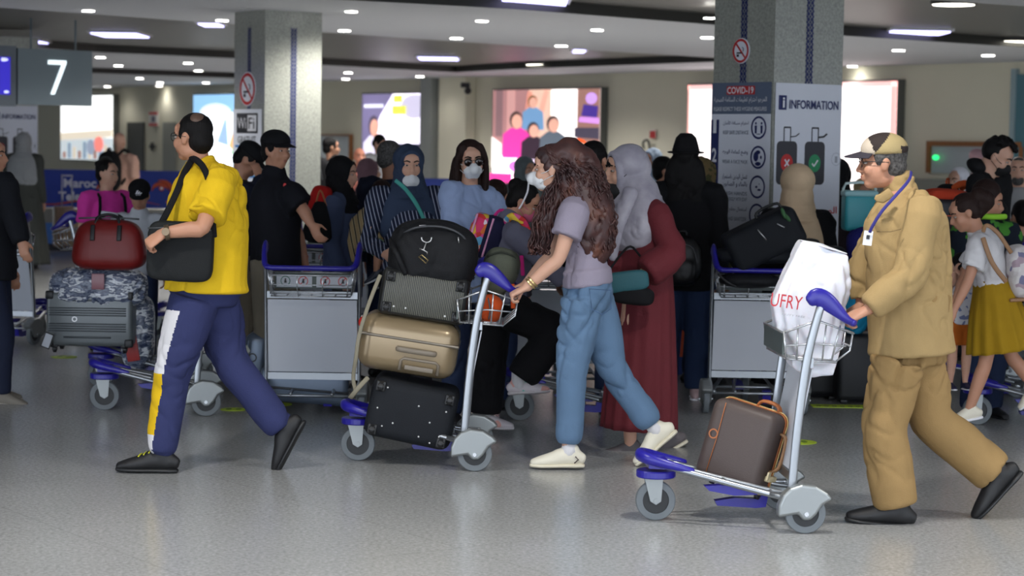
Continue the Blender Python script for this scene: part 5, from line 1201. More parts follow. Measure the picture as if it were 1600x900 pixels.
def backpack(label, c, yaw, r, m, accent=None, name='backpack', straps=None, lean=0):
    F = FD(yaw); R = Matrix((F.cross(UP), F, UP)).transposed() @ Matrix.Rotation(math.radians(lean), 3, 'X'); t = thing(name, label, 'backpack', c)
    g = G(); sup(g, c, r, R, e=.7); sup(g, c + R @ V((0, -r[1] * .7, -r[2] * .35)), (r[0] * .75, r[1] * .6, r[2] * .5), R, e=.7); g.build('body', m, t, voxel=.010, fn=rug(.006, 12))
    g = G(); g.tube([c + R @ V(p) for p in ((-.025, 0, r[2]), (-.02, 0, r[2] + .03), (.02, 0, r[2] + .03), (.025, 0, r[2]))], .007, k=3); g.build('grab_handle', accent or m, t)
    g = G(); g.tube([c + R @ V((q * r[0] * .8, -r[1] * 1.0, z)) for q, z in ((-1, -.1 * r[2]), (-.7, r[2] * .55), (0, r[2] * .7), (.7, r[2] * .55), (1, -.1 * r[2]))], .004, k=3); g.build('zip', accent or M_ZIP, t)
    for q in (-1, 1):
        g = G(); g.loft([(c + R @ V(p), .022, .006) for p in ((q * r[0] * .55, r[1] * .8, r[2] * .8), (q * r[0] * .75, r[1] + .07, r[2] * 1.05), (q * r[0] * .85, r[1] + .20, r[2] * .75), (q * r[0] * .85, r[1] + .22, r[2] * .1), (q * r[0] * .8, r[1] * .9, -r[2] * .6))], ref=R @ V((1, 0, 0)), k=3, n=8); g.build('shoulder_strap', straps or accent or m, t)
    return t
# ================= man in the yellow shirt
def thinhair(B, t, J):
    short_hair(M_HAIRK, amp=.002, bald='thin')(B, t, J)
    g = G(); dv = V((.12, -.62, .77)).normalized(); c = B[0] + B[1] @ V((0, -.020, .038)); inv = B[1].transposed(); l = inv @ dv; p = V((l.x * .0765, l.y * .090, l.z * .080))
    q = c + B[1] @ p; z = dv; x = z.orthogonal().normalized(); y = z.cross(x); g.ell(q - dv * .012, (.036, .034, .016), Matrix((x, y, z)).transposed(), n=20); g.build('bald_patch', mat('scalp', (92, 70, 58), .5), t, label='thinning patch on the crown')
J = std(310, 181, 10.6, -112)
over(J, H=(301, 214), N=(312, 252), C=(325, 305), P=(322, 432), Sl=(340, 285, -.17), El=(316, 356, -.33), Wl=(256, 364, -.36), Sr=(306, 282, .17), Er=(292, 350, .20), Wr=(275, 398, .02),
     Ul=(303, 470, -.07), Kl=(272, 575, -.09), Al=(250, 706, -.10), Tl=(190, 731, -.10), Ur=(338, 470, .08), Kr=(358, 562, .10), Ar=(438, 668, .08), Tr=(434, 731, .08))
J['Dl'] = V((-.75, -.1, -.55)); J['nl'] = V((.2, .6, -.6))
dY = 10.5
AX = [J['Ul'].copy(), J['Kl'].copy(), J['Al'].copy()]
def yel_leg(p, n):
    a, b_ = (AX[0], AX[1]) if p.z > AX[1].z else (AX[1], AX[2])
    q = a.lerp(b_, (a.z - p.z) / (a.z - b_.z)); v = p - q; v.z = 0
    if p.z < .80 and v.length < .16 and p.y < 10.62 and abs(math.degrees(math.atan2(v.y, v.x)) + 140 - 8 * (p.z - .4)) < 27:
        return 2 if .19 < p.z < .49 else 1
    return 0
t = person(J, 'person in a yellow T-shirt and navy tracksuit trousers striding left past a loaded trolley', dict(top=M_YEL, sleeve='short', sl=.74, so=.030, loose=.016, hem=.06, hemw=1.05, tw=(.165, .172, .19), td=(.180, .185, .160), wr=.012, bottom='trousers', bm=[M_TRK, M_WHC, M_TRY], botf=yel_leg, tr=(.115, .092, .078, .066), shoes=M_SHB, topname='t_shirt', wrb=.012, ss=1.12),
           thinhair, head=(-118, 2, 0), sk='m', vox=.006, hands=(.75, .3), fat=1.12)
glasses(J['B'], t)
for k in 'l':
    o, P_, f_, u_2 = J['shoes'][k]
    for i in range(3): g = G(); q = P_(.035 + i * .022, -.004 - i * .008); g.tube([q - J['L'] * .03, q + u_2 * .012, q + J['L'] * .03], .004, k=3, n=6); g.build('lace', mat('lace_lime', (190, 190, 40), .5), o, label='yellow lace')
g = G(); q = J['El'].lerp(J['Wl'], .92); dq = (J['Wl'] - J['El']).normalized(); g.disc(q, dq, .037, .022, n=24); g.disc(q + V((.0, -.036, .005)), V((0, -1, .1)), .019, .01, n=20); w_ = g.build('wrist_watch', mat('watch_steel', (120, 104, 84), .3, .8), t)
c = pt(282, 393, 10.35); b = thing('shoulder_bag', 'large black shoulder bag hanging at the side of the person in yellow', 'bag', c)
g = G(); sup(g, c, (.158, .042, .143), rot(2), e=.35); g.build('body', fab('bag_black', (24, 26, 27), .7), b, voxel=.008, fn=rug(.004, 7))
g = G(); g.tube([c + V((-.15, -.036, .11)), c + V((0, -.042, .118)), c + V((.15, -.036, .105))], .004); g.build('zip', M_ZIP, b)
strapline('strap', '', [pt(334, 370, 10.33), pt(331, 330, 10.33), pt(328, 290, 10.34), pt(318, 262, 10.40), pt(305, 249, 10.46), pt(297, 250, 10.52)], M_BLKC, parent=b, a=.016, b=.005)
strapline('strap', '', [pt(246, 360, 10.38), pt(262, 330, 10.37), pt(276, 300, 10.4), pt(288, 270, 10.46), pt(300, 250, 10.52)], M_BLKC, parent=b, a=.016, b=.005)
# ================= woman in blue jeans with long curly hair
J = std(880, 224, 10.9, -86)
over(J, H=(862, 264), N=(890, 303), C=(908, 350), P=(918, 446), Sl=(897, 332, -.14), El=(873, 404, -.20), Wl=(823, 449, -.20), Sr=(893, 330, .14), Er=(858, 402, .16), Wr=(822, 444, .12),
     Ul=(908, 470, -.06), Kl=(894, 578, -.075), Al=(888, 702, -.075), Tl=(836, 725, -.075), Ur=(926, 470, .06), Kr=(955, 572, .07), Ar=(1022, 670, .07), Tr=(1002, 712, .07))
J['Dl'] = V((-.85, 0, -.42)); J['nl'] = V((-.3, .1, -.9)); J['Dr'] = V((-.85, 0, -.35)); J['nr'] = V((-.3, 0, -.9)); J['thl'] = V((0, 1, 0)); J['thr'] = V((0, -1, 0))
M_JEAN = mat('blue_denim', (90, 118, 148), .85, var=.22, vscale=4, bump=.3, bscale=300)
def curly(B, t, J):
    random.seed(11); g = G(); s = 1
    spine = [(886, 245, .0, 31, .095), (901, 268, .0, 39, .115), (912, 305, .0, 41, .13), (921, 345, -.01, 40, .14), (925, 385, -.02, 34, .12), (928, 412, -.02, 16, .07)]
    g.loft([(pt(x, y, 10.9 + dd), a / 312, b) for x, y, dd, a, b in spine], k=4, n=24)
    g.loft([(pt(x, y, 10.9 + dd), a / 312, b) for x, y, dd, a, b in ((876, 285, .0, 12, .05), (862, 315, -.02, 17, .06), (850, 350, -.02, 19, .06), (846, 385, -.02, 12, .04))], k=3, n=16)
    hell(g, B, (0, -.018, .042), (.082, .092, .084)); hell(g, B, (0, .035, .075), (.055, .045, .035))
    core = rug(.028, 17, 2)
    g.build('hair', M_CURL, t, voxel=.010, fn=core, iters=1)
    g = G()
    def inter(f):
        x = f * (len(spine) - 1); i = min(int(x), len(spine) - 2); u = x - i; a, b = spine[i], spine[i + 1]; return [a[j] * (1 - u) + b[j] * u for j in range(5)]
    for n_ in range(430):
        an = random.uniform(0, 2 * math.pi); f0 = random.uniform(.02, .72); L = random.uniform(.18, .38); ph = random.uniform(0, 6); out = random.uniform(.88, 1.10); pts = []
        if f0 < .3: an = random.uniform(-math.pi * .6, math.pi * .6)
        st = 13
        for i in range(st):
            f = min(f0 + L * i / st, 1.06); x, y, dd, a, b = inter(min(f, 1)); y += max(f - 1, 0) * 160
            r = out * (1 - .12 * i / st); c = pt(x, y, 10.9 + dd)
            pts.append(c + V((math.cos(an + .05 * i) * a / 312 * r, -math.sin(an + .05 * i) * b * r, 0)) + V((math.cos(ph + i * 1.25) * .009, math.sin(ph + i * 1.25) * .009, 0)))
        g.tube(pts, random.uniform(.0035, .006), n=5, k=2)
    lock = [(878, 262), (870, 290), (858, 320), (848, 350), (842, 385), (842, 398)]
    for n_ in range(90):
        f0 = random.uniform(0, 2.6); pts = []; ph = random.uniform(0, 6); ox = random.uniform(-15, 15); oy = random.uniform(-.06, .05)
        for i in range(12):
            f = min(f0 + i * .24, 4.99); k_ = int(f); u = f - k_; x = lock[k_][0] * (1 - u) + lock[k_ + 1][0] * u; y = lock[k_][1] * (1 - u) + lock[k_ + 1][1] * u
            pts.append(pt(x + ox * (1 if f > 1 else .5), y, 10.87 + oy) + V((math.cos(ph + i * 1.3) * .009, math.sin(ph + i * 1.3) * .009, 0)))
        g.tube(pts, random.uniform(.0035, .006), n=5, k=2)
    for n_ in range(120):
        th = random.uniform(-.2, math.pi + .2); pts = []; ph = random.uniform(0, 6)
        for i in range(11):
            fi = .25 + i * .15; r_ = 1.03 if i else .98
            q = (.083 * r_ * math.cos(th) * math.sin(fi), -.018 + .095 * r_ * (math.cos(fi) * .35 - math.sin(th) * math.sin(fi) * .9), .040 + .086 * r_ * math.cos(fi))
            pts.append(hp(B, q) + V((math.cos(ph + i * 1.3) * .005, math.sin(ph + i * 1.3) * .005, 0)))
        g.tube(pts, random.uniform(.003, .005), n=5, k=2)
    g.build('curls', M_CURL, t, label='loose curly strands')
M_CURL = ramp_mat('hair_curly', 'noise', [(.25, (34, 20, 24)), (.55, (78, 48, 45)), (.8, (120, 74, 56))], 9, rough=.45, const=False, bump=.2)
t = person(J, 'person with long curly brown hair in grey T-shirt and jeans pushing the tall trolley', dict(top=TSH('lilac_grey', (150, 142, 158)), sleeve='short', sl=.5, so=.022, loose=.006, hem=-.075, tw=(.150, .125, .155), td=(.128, .105, .118), wr=.010, bottom='trousers', bm=M_JEAN, botname='jeans', tr=(.115, .086, .074, .060), legto=.90, shoes=M_SHW, sole=M_SOLW, topname='t_shirt', wrb=.010, ss=1.08),
           curly, head=(-93, 4, 0), sk='l', vox=.006, hands=(.85, .85), fem=True, build=.97)
mask(J['B'], t, cone=True)
g = G()
for (x, y) in ((882, 430), (960, 430)): pass
g.tube([pt(895 + 3 * math.sin(i), 470 + i * 22, 10.74 + .004 * i) for i in range(9)], .003, n=5)
for i in range(2):
    g = G(); q = J['El'].lerp(J['Wl'], .88 - i * .07); dq = (J['Wl'] - J['El']).normalized(); g.disc(q, dq, .034, .010, n=24, ri=.029); g.build('bangle', M_GOLDM, t)
# back pocket of the jeans
g = G(); c = pt(938, 468, 10.72); poly = [(-.055, .05), (.05, .045), (.055, -.045), (.012, -.075), (-.04, -.05)]
g.tube([c + V((p[0], .0 + abs(p[0]) * .3, p[1])) for p in poly], .0022, n=5, closed=True); g.build('back_pocket', mat('denim_dark', (66, 92, 130), .85), t)
g = G(); q = pt(888, 716, 10.77)
o, P_, f_, u_2 = J['shoes']['l']
g = G(); LL = J['L']; g.tube([P_(-.03, -.03) + LL * .041, P_(-.045, -.045) + LL * .041, P_(-.025, -.062) + LL * .043], .0035, n=6); g.build('chevron_mark', mat('dark_stripe', (74, 60, 62), .5), o)
for k in 'lr':
    o, P_, f_, u_2 = J['shoes'][k]
    for i in range(4): g = G(); q = P_(.03 + i * .02, -.006 - i * .008); g.tube([q - J['L'] * .026, q + u_2 * .012, q + J['L'] * .026], .004, k=3, n=6); g.build('lace', M_SHW, o)
    g = G(); A_ = J['A' + k]; g.loft([(P_(-.006, -.01), .042, .044), (P_(-.004, .018), .037, .039)], n=14); g.build('sock', M_WHC, t)
# ================= man in khaki
J = std(1400, 198, 9.5, -96)
over(J, H=(1378, 254), N=(1408, 292), C=(1416, 352), P=(1423, 520), Sl=(1440, 326, -.17), El=(1422, 428, -.24), Wl=(1356, 484, -.26), Sr=(1402, 320, .18), Er=(1352, 402, .22), Wr=(1346, 476, .16),
     Ul=(1403, 566, -.075), Kl=(1379, 668, -.09), Al=(1400, 788, -.09), Tl=(1326, 811, -.09), Ur=(1438, 566, .08), Kr=(1456, 655, .09), Ar=(1552, 738, .08), Tr=(1530, 800, .08))
J['Dl'] = V((-.85, 0, -.40)); J['nl'] = V((-.3, .3, -.9)); J['Dr'] = V((-.8, 0, -.5)); J['nr'] = V((-.3, 0, -.9)); J['thl'] = V((0, 1, .3)); J['thr'] = V((0, -1, .3))
M_CAPT = fab('cap_tan', (164, 146, 104)); M_CAPB = fab('cap_brown', (52, 44, 42)); M_CAPP = fab('cap_pale', (196, 182, 164))
def capf(B):
    inv = B[1].transposed()
    def f(p, n):
        q = inv @ (p - B[0]) / B[2]
        if q.y < -.075 and q.z < .07: return 1
        if q.y > .045 + (q.z - .06) * .3: return 2
        if q.y > -.012 - (q.z - .10) * .9: return 1
        return 0
    return f
t = person(J, 'person in a khaki shirt, khaki trousers and a brown and tan cap pushing a trolley', dict(top=M_KH, sleeve='long', so=.030, loose=.010, hem=.078, hemw=1.05, tw=(.165, .172, .195), td=(.168, .172, .168), wr=.014, bottom='trousers', bm=M_KH2, tr=(.118, .096, .092, .090), shoes=M_SHB, collar=True, cuff=.90, wrb=.016, legto=.97, hipw=.95, ss=1.12),
           cap(M_CAPT, visor_m=fab('visor_dark', (56, 52, 60)), mats=[M_CAPT, M_CAPB, M_CAPP], matf=capf, under=M_HAIRG), head=(-92, 3, 0), sk='m', vox=.006, hands=(.85, .7), fat=1.12)
glasses(J['B'], t)
g = G(); q = pt(1356, 372, 9.26); g.box(q, (.019, .003, .031), rot(6)); bd = g.build('name_badge', mat('badge_white', (226, 228, 230), .4), None); tag(bd, 'white name badge hanging on a blue cord on the khaki shirt', 'badge')
g = G(); g.box(q + V((0, -.004, .004)), (.007, .001, .009), rot(6)); g.build('badge_picture', M_BLK, bd)
strapline('lanyard', 'dark blue lanyard round the neck of the person in khaki', [pt(1424, 268, 9.42), pt(1420, 282, 9.30), pt(1400, 305, 9.22), pt(1378, 330, 9.22), pt(1364, 352, 9.235), pt(1359, 363, 9.25)], mat('lanyard_blue', (52, 48, 130), .6), cat='lanyard', a=.007, b=.002)
g = G(); g.loft([(pt(1392, 300, 9.30), .020, .004), (pt(1378, 310, 9.30), .022, .004), (pt(1368, 308, 9.31), .012, .003)], n=8, k=2); g.build('collar', M_KH, t)
g = G(); g.tube([pt(1370, 362, 9.25), pt(1392, 362, 9.235), pt(1408, 358, 9.23)], .0025, n=5); g.build('pocket_seam', mat('khaki_seam', (120, 98, 62), .9), t)
# ================= woman in the dark red dress
J = std(985, 226, 11.6, -72, hsc=1.12)
over(J, H=(976, 266), N=(996, 306), C=(1004, 355), P=(1008, 445), Sl=(1026, 335, -.12), El=(1050, 396, -.20), Wl=(1004, 430, -.26), Sr=(985, 332, .14), Er=(975, 395, .16), Wr=(975, 432, -.05),
     Al=(985, 694, -.05), Tl=(953, 708, -.05), Ar=(1045, 680, .1), Tr=(1028, 702, .1)); J['base'] = pt(998, 668, 11.6)
J['Dl'] = V((-.8, -.1, -.5)); J['nl'] = V((0, .9, -.3))
M_MAR = mat('maroon_pleats', (98, 24, 34), .8, var=.12, vscale=8, bump=.2, bscale=120)
tail = [(pt(985, 300, 11.38), .045, .03), (pt(972, 335, 11.36), .04, .03), (pt(962, 375, 11.36), .032, .02), (pt(958, 405, 11.36), .022, .012)]
t = person(J, 'person in a dark red dress and silver headscarf standing behind the woman in jeans', dict(top=M_MAR, topname='bodice', sleeve='bell', so=.02, hem=0, tw=(.150, .145, .155), td=(.12, .115, .12), bottom='robe', bm=M_MAR, hemr=(.215, .20), pleats=16, pamp=.05, shoes=mat('grey_sandal', (92, 86, 88), .7), sole=M_SOLW),
           hijab(ramp_mat('silver_scarf', 'noise', [(.3, (128, 124, 138)), (.7, (186, 182, 192))], 6, rough=.45, const=False), .17, under=M_BLKC, tail=tail), head=(-72, 4, 0), sk='l', vox=.008, hands=(.6, .6), fem=True)
mask(J['B'], t, M_MASKK, low=.045)
g = G(); q = J['El'].lerp(J['Wl'], .93); dq = (J['Wl'] - J['El']).normalized(); g.disc(q, dq, .033, .016, n=22); g.disc(q + V((.0, -.032, .006)), V((0, -1, .2)), .017, .008, n=18); g.build('wrist_watch', M_GOLDM, t)
c = pt(978, 440, 11.25); b = thing('handbag', 'teal and black handbag held by the person in the dark red dress', 'bag', c)
g = G(); sup(g, c, (.12, .04, .055), rot(-8), e=.5); g.build('flap', fab('teal_leather', (46, 92, 100), .5), b); g = G(); sup(g, c + V((.03, .01, -.07)), (.12, .045, .05), rot(6), e=.6); g.build('body', M_BLKC, b)
strapline('strap', '', [c + V((-.1, -.03, .04)), pt(968, 400, 11.3), pt(985, 385, 11.32), pt(1000, 400, 11.35)], M_BLKC, parent=b, a=.006, b=.004)
# ================= bending girl in the grey hoodie
J = std(812, 288, 12.0, 84, H=1.5)
over(J, H=(818, 316), N=(797, 348), C=(800, 388), P=(788, 462), Sr=(806, 366, -.13), Er=(846, 402, -.18), Wr=(880, 440, -.16), Sl=(806, 362, .13), El=(842, 400, .2), Wl=(882, 432, .16),
     Ur=(800, 486, -.06), Kr=(868, 520, -.10), Ar=(812, 594, -.13), Tr=(856, 611, -.13), Ul=(772, 486, .05), Kl=(763, 562, .05), Al=(758, 648, .05), Tl=(796, 667, .05))
M_PAS = ramp_mat('pastel_shoe', 'voronoi', [(0, (214, 206, 210)), (.5, (120, 196, 180)), (.65, (226, 170, 160)), (.8, (206, 208, 214))], 22, rough=.6)
t = person(J, 'person bending forward in a grey hoodie with a black ponytail, one foot raised', dict(top=TSH('hoodie_grey', (104, 104, 122)), topname='hoodie', sleeve='long', so=.024, hem=.03, tw=(.14, .13, .155), td=(.125, .12, .12), bottom='trousers', bm=M_BLKC, tr=(.125, .118, .105, .095), legto=.93, shoes=M_PAS, sole=mat('sole_pale', (210, 204, 206), .6), wr=.012, collar=True),
           bun_hair(M_HAIRK, (0, -.09, .06), .045), head=(82, 30, 0), sk='m', vox=.008, fem=True)
mask(J['B'], t, mat('mask_pink', (206, 96, 130), .7))
for k in 'lr':
    o, P_, f_, u_2 = J['shoes'][k]; g = G(); g.loft([(P_(-.006, -.02), .042, .046), (P_(-.004, .06), .038, .04)], n=14); g.build('sock', M_WHC, t)
strapline('white_strap', 'thin white cord hanging over the black hair of the bending person', [pt(826, 284, 11.8), pt(824, 300, 11.82), pt(816, 318, 11.83), pt(811, 326, 11.84)], M_PW, a=.005, b=.003, cat='cord')
M_FLO = ramp_mat('floral_print', 'voronoi', [(0, (220, 60, 110)), (.2, (236, 200, 70)), (.35, (214, 60, 60)), (.5, (110, 180, 220)), (.65, (236, 226, 236)), (.8, (226, 120, 60)), (.9, (224, 90, 150))], 26, rough=.6)
c = pt(768, 372, 11.98); b = thing('floral_backpack', 'colourful floral school backpack with magenta edges on the bending person', 'backpack', c); R = rot(16)
g = G(); sup(g, c, (.085, .12, .125), R, e=.6); g.build('body', fab('bp_navy', (30, 30, 60)), b)
g = G(); sup(g, c + R @ V((-.075, -.0, .0)), (.055, .118, .12), R, e=.55); g.build('front_pocket', M_FLO, b)
M_MAG = fab('magenta', (206, 44, 130))
for q in (-.112, -.02): g = G(); g.tube([c + R @ V((q, -.115, z)) for z in (-.11, -.04, .05, .11)], .006, k=2); g.build('pale_piping', mat('piping_pink', (226, 160, 200), .5), b)
g = G(); g.loft([(c + R @ V(p), .018, .008) for p in ((.085, -.11, -.13), (.10, -.11, -.04), (.075, -.10, .07), (.05, -.08, .12))], k=3, n=8); g.build('side_band', M_MAG, b)
g = G(); g.tube([c + R @ V(p) for p in ((-.02, 0, .12), (0, 0, .16), (.04, 0, .16), (.06, 0, .12))], .009, k=3); g.build('grab_handle', M_MAG, b)
strapline('shoulder_strap', '', [c + R @ V((.05, -.09, .115)), pt(800, 338, 11.82), pt(816, 345, 11.82), pt(824, 360, 11.84)], M_FLO, parent=b, a=.02, b=.006)
strapline('lower_strap', '', [pt(815, 400, 11.8), pt(817, 430, 11.8)], M_MAG, parent=b, a=.011, b=.004)
# ================= the crowd.  (label, px, head top, distance, yaw, options)
def crowd(label, px, yt, d, yaw, cloth, hair, head=None, sk='m', arms=None, ov=None, fem=False, vox=None, step=0.0, hsc=1.0, H=None, z0=0, wide=1.0, build=1.0, hands=(.35, .35), face=None, lean=0, fat=1.0):
    J = std(px, yt, d, yaw, H=H, arms=arms, step=step, wide=wide, lean=lean, hsc=hsc)
    if H and z0: shift(J, UP * z0)
    if ov: over(J, **ov)
    hd = head or (yaw, 0, 0); fc = face if face is not None else abs(hd[0]) < 115
    t = person(J, label, cloth, hair, hd, sk, fem, vox or (.011 if d < 16 else .014), build=build, hands=hands, face=fc, fat=fat); return t, J
BENT = dict(El=(.02, .155, .645), Wl=(.16, .10, .60), Er=(.02, -.155, .645), Wr=(.16, -.10, .60))
def shirt(c, nm, **k): return dict(top=TSH(nm, c), **{**legs(), **k})
# left edge
t, J = crowd('person in a black jacket and dark jeans standing cut off by the left edge', -14, 214, 13.2, 84, dict(top=TSH('jacket_black', (20, 22, 28)), topname='jacket', so=.03, loose=.03, hem=.10, td=(.13, .13, .14), bottom='trousers', bm=TSH('jeans_dark', (30, 36, 56)), tr=(.10, .085, .07, .065), shoes=mat('trainer_grey', (120, 114, 104), .7), sole=mat('sole_grey', (170, 166, 158), .6)), short_hair(), sk='m',
     ov=dict(Sr=(6, 285, -.1), Er=(22, 340, -.16), Wr=(33, 378, -.2), Ar=(0, 612, -.06), Tr=(26, 627, -.06), Kr=(2, 520, -.06)))
crowd('person in a grey headscarf and long dark grey robe seen from behind at far left', 38, 208, 26.7, 170, dict(top=TSH('robe_grey', (70, 72, 68)), hem=0, bottom='robe', bm=TSH('robe_grey', (70, 72, 68)), hemr=(.32, .28), shoes=M_SHB, tw=(.19, .19, .2), loose=.03), hijab(TSH('scarf_grey', (150, 152, 154)), .3), fem=True)
t, J = crowd('bald person in a peach shirt with a black backpack seen from behind', 187, 207, 26.5, 160, shirt((206, 164, 146), 'peach_shirt', sleeve='short'), None, head=(172, 0, 0), sk='l')
backpack('black rucksack on the bald person in the peach shirt', J['C'] - J['F'] * .24 + UP * .0, 160, (.15, .09, .25), M_BLKC)
def girlstrap(J, t):
    for q in (-1, 1): g = G(); g.loft([(J['C'].lerp(J['N'], .5) + J['L'] * q * .11 + J['F'] * .11 - UP * .15, .012, .004), (J['C'].lerp(J['N'], .8) + J['L'] * q * .10 + J['F'] * .10, .012, .004), (J['N'] + J['L'] * q * .09 - J['F'] * .02 - UP * .01, .012, .004)], k=3, n=8); g.build('backpack_strap', M_BLKC, t)
t, J = crowd('person with a black bun and bright pink top looking right', 168, 249, 16.6, 35, shirt((226, 66, 170), 'pink_top', sleeve='short', tw=(.14, .12, .15), var=0), bun_hair(bun=(0, -.10, .07), r=.03), head=(62, 4, 0), sk='l', fem=True); girlstrap(J, t)
def adidas(B, t, c):
    s = B[2]; g = G(); o = hp(B, (0, .092, .062)); X = -(B[1] @ V((1, 0, 0))); Z = (B[1] @ V((0, -.35, .94))).normalized(); n = (B[1] @ V((0, .94, .35)))
    for i in range(3):
        x = -.016 + i * .013; h = .010 + i * .008; a = o - X * (x) + n * .004
        g.prism([(0, -.008), (.010, -.008), (.010 - .012, -.008 + h), (-.012 , -.008 + h)], a, -X, Z, n * .003)
    g.build('three_bar_mark', M_PW, c); text('adidas', .036 * s, o + n * .006 - Z * .015, X, Z, M_PW, c, name='cap_lettering')
t, J = crowd('child in a black cap with a white three bar mark behind the red bag', 218, 283, 15.6, 5, shirt((196, 200, 206), 'boy_shirt', collar=True, sleeve='short', tw=(.13, .125, .14)), cap(M_BLKC, mark=adidas), head=(5, 22, 0), sk='m')
t, J = crowd('person in navy with a black cap, head bowed and hand raised to the face', 372, 222, 14.6, 120, dict(top=M_NVY, so=.02, **legs(TSH('beige_chino', (118, 108, 92)), td=(.13, .13, .13))), cap(M_BLKC), head=(88, 40, 0), sk='m',
    ov=dict(H=(388, 250), N=(372, 283), C=(372, 325), Sr=(385, 300, -.14), Er=(418, 320, -.2), Wr=(404, 275, -.12)), arms=dict())
t, J = crowd('person in a black polo shirt and black cap looking right beside the patterned pillar', 432, 206, 13.6, 55, dict(top=TSH('polo_black', (19, 20, 27)), collar=True, sleeve='short', so=.028, hem=.08, **legs(TSH('chino_light', (126, 118, 102)), td=(.13, .13, .13))), cap(M_BLKC), head=(50, 3, 0), sk='m', build=1.08,
    ov=dict(Sr=(455, 305, -.12), Er=(474, 328, -.15), Wr=(487, 352, -.2), Sl=(420, 300, .1)))
g = G(); g.ell(pt(445, 290, 13.44), (.012, .004, .016)); g.build('chest_emblem', M_RED, t)
t, J = crowd('person in a grey T-shirt with a black backpack far behind, by the pass-through window', 518, 215, 25.5, 150, shirt((104, 110, 112), 'far_grey', sleeve='short'), short_hair(), head=(110, 0, 0), sk='m')
backpack('black backpack on the far person in the grey T-shirt', J['C'] - J['F'] * .26 + UP * .0, 150, (.16, .10, .24), M_BLKC)
t, J = crowd('person in a black headscarf and slate blue shirt facing right', 537, 246, 14.6, 80, dict(top=TSH('slate_blue', (74, 84, 112)), so=.025, loose=.02, hem=.25, td=(.13, .12, .12), **legs(M_DGR)), hijab(M_BLKC, .17), head=(75, 5, 0), sk='l', fem=True)
g = G(); sup(g, pt(500, 318, 14.5), (.075, .1, .12), rot(12), e=.6); tag(g.build('red_backpack', fab('red_bag', (180, 30, 28)), voxel=.012, fn=rug(.012, 10)), 'bright red bag on the back of the person in the black headscarf', 'bag')
c = pt(500, 345, 14.2); b = thing('tote_bag', 'black tote bag hanging below the bright red bag', 'bag', c); g = G(); g.loft([(c + V((0, 0, .10)), .045, .03), (c + V((-.01, 0, 0)), .08, .05), (c + V((-.02, 0, -.1)), .10, .05)], k=2, n=16); g.build('body', M_BLKC, b); strapline('handle', '', [c + V((-.03, 0, .1)), c + V((0, 0, .2)), c + V((.04, 0, .1))], M_TAN, parent=b, a=.006, b=.004)
crowd('bald sunburnt person far behind between the black and mauve headscarves', 562, 231, 27, 20, shirt((150, 90, 80), 'far_brick'), None, sk='r')
crowd('person in a mauve headscarf behind the black headscarf', 578, 249, 19.4, 100, shirt((92, 70, 76), 'mauve_top', loose=.03), hijab(TSH('scarf_mauve', (112, 84, 92)), .2), sk='m', fem=True)
crowd('person with short black hair far behind in front of the violet advert', 593, 211, 30, 40, shirt((206, 204, 206), 'far_white'), short_hair(), head=(60, 30, 0), sk='l')
crowd('person with grey black hair and a navy shirt seen from behind, holding a child', 612, 221, 15.0, 150, dict(top=M_NVY, so=.02, **legs(td=(.13, .13, .13))), short_hair(M_HAIRG), head=(125, 5, 0), sk='d', build=1.08)
M_PLD = ramp_mat('plaid', 'wave', [(0, (176, 152, 112)), (.55, (196, 178, 142)), (.86, (44, 40, 40))], 9, rough=.9, rot=(0, .2, 0))
t, J = crowd('small child with brown hair in a plaid top and green shorts, carried', 586, 286, 14.1, 165, dict(top=M_PLD, so=.03, loose=.02, hem=.12, bottom='shorts', bm=TSH('mint', (116, 158, 132)), shoes=mat('kid_shoe', (46, 50, 66), .5), sole=M_PW, tw=(.15, .15, .16), td=(.13, .13, .13)), short_hair(M_HAIRB), head=(165, 10, 0), sk='m', H=.98, z0=.36,
     ov=dict(H=(597, 305), N=(584, 325), C=(580, 345), P=(578, 372), Ul=(590, 385, -.1), Kl=(592, 392, -.2), Al=(588, 424, -.2), Tl=(576, 438, -.2), Ur=(586, 385, .06), Kr=(604, 400, 0), Ar=(602, 432, 0), Tr=(592, 444, 0)))
M_STR = ramp_mat('pinstripe', 'wave', [(0, (26, 32, 52)), (.86, (150, 156, 176))], 14, rough=.85, rot=(0, .25, 0))
t, J = crowd('person in a navy headscarf and pinstriped shirt with a lowered white mask', 640, 228, 13.1, 8, dict(top=M_STR, so=.02, loose=.02, hem=.2, **legs(M_DGR)), hijab(TSH('scarf_navy', (50, 62, 84)), .22), head=(14, 4, 0), sk='l', fem=True, vox=.009, arms=BENT)
mask(J['B'], t, low=.048, straps=False)
strapline('cross_strap', 'turquoise shoulder strap across the pinstriped shirt', [pt(618, 282, 12.9), pt(634, 296, 12.87), pt(650, 318, 12.87), pt(662, 342, 12.9)], fab('turq', (76, 160, 150)), a=.012, b=.004)
t, J = crowd('person with very long dark hair, sunglasses, a white mask and a light blue shirt', 736, 220, 12.5, 28, dict(top=TSH('light_blue', (150, 168, 204)), so=.026, loose=.02, hem=.15, **legs(M_DEN)), long_hair(M_HAIRB, .42, .105, -.05), head=(12, 4, 3), sk='l', fem=True, vox=.009, arms=BENT, ov=dict(Sr=(706, 300, -.05), Sl=(762, 310, .05), Er=(708, 352, -.1)))
mask(J['B'], t, low=.0, cone=True); glasses(J['B'], t, dark=True)
crowd('child with brown hair seen low behind the dark bag, left of the pale blue shirt', 676, 296, 17.5, 30, shirt((120, 104, 96), 'kid_a'), short_hair(M_HAIRB), sk='d')
crowd('child in a pink headband between the striped shirt and the pale blue shirt', 692, 290, 16.5, -40, shirt((96, 84, 90), 'kid_b'), short_hair(mat('pink_band', (196, 150, 156), .8)), sk='m')
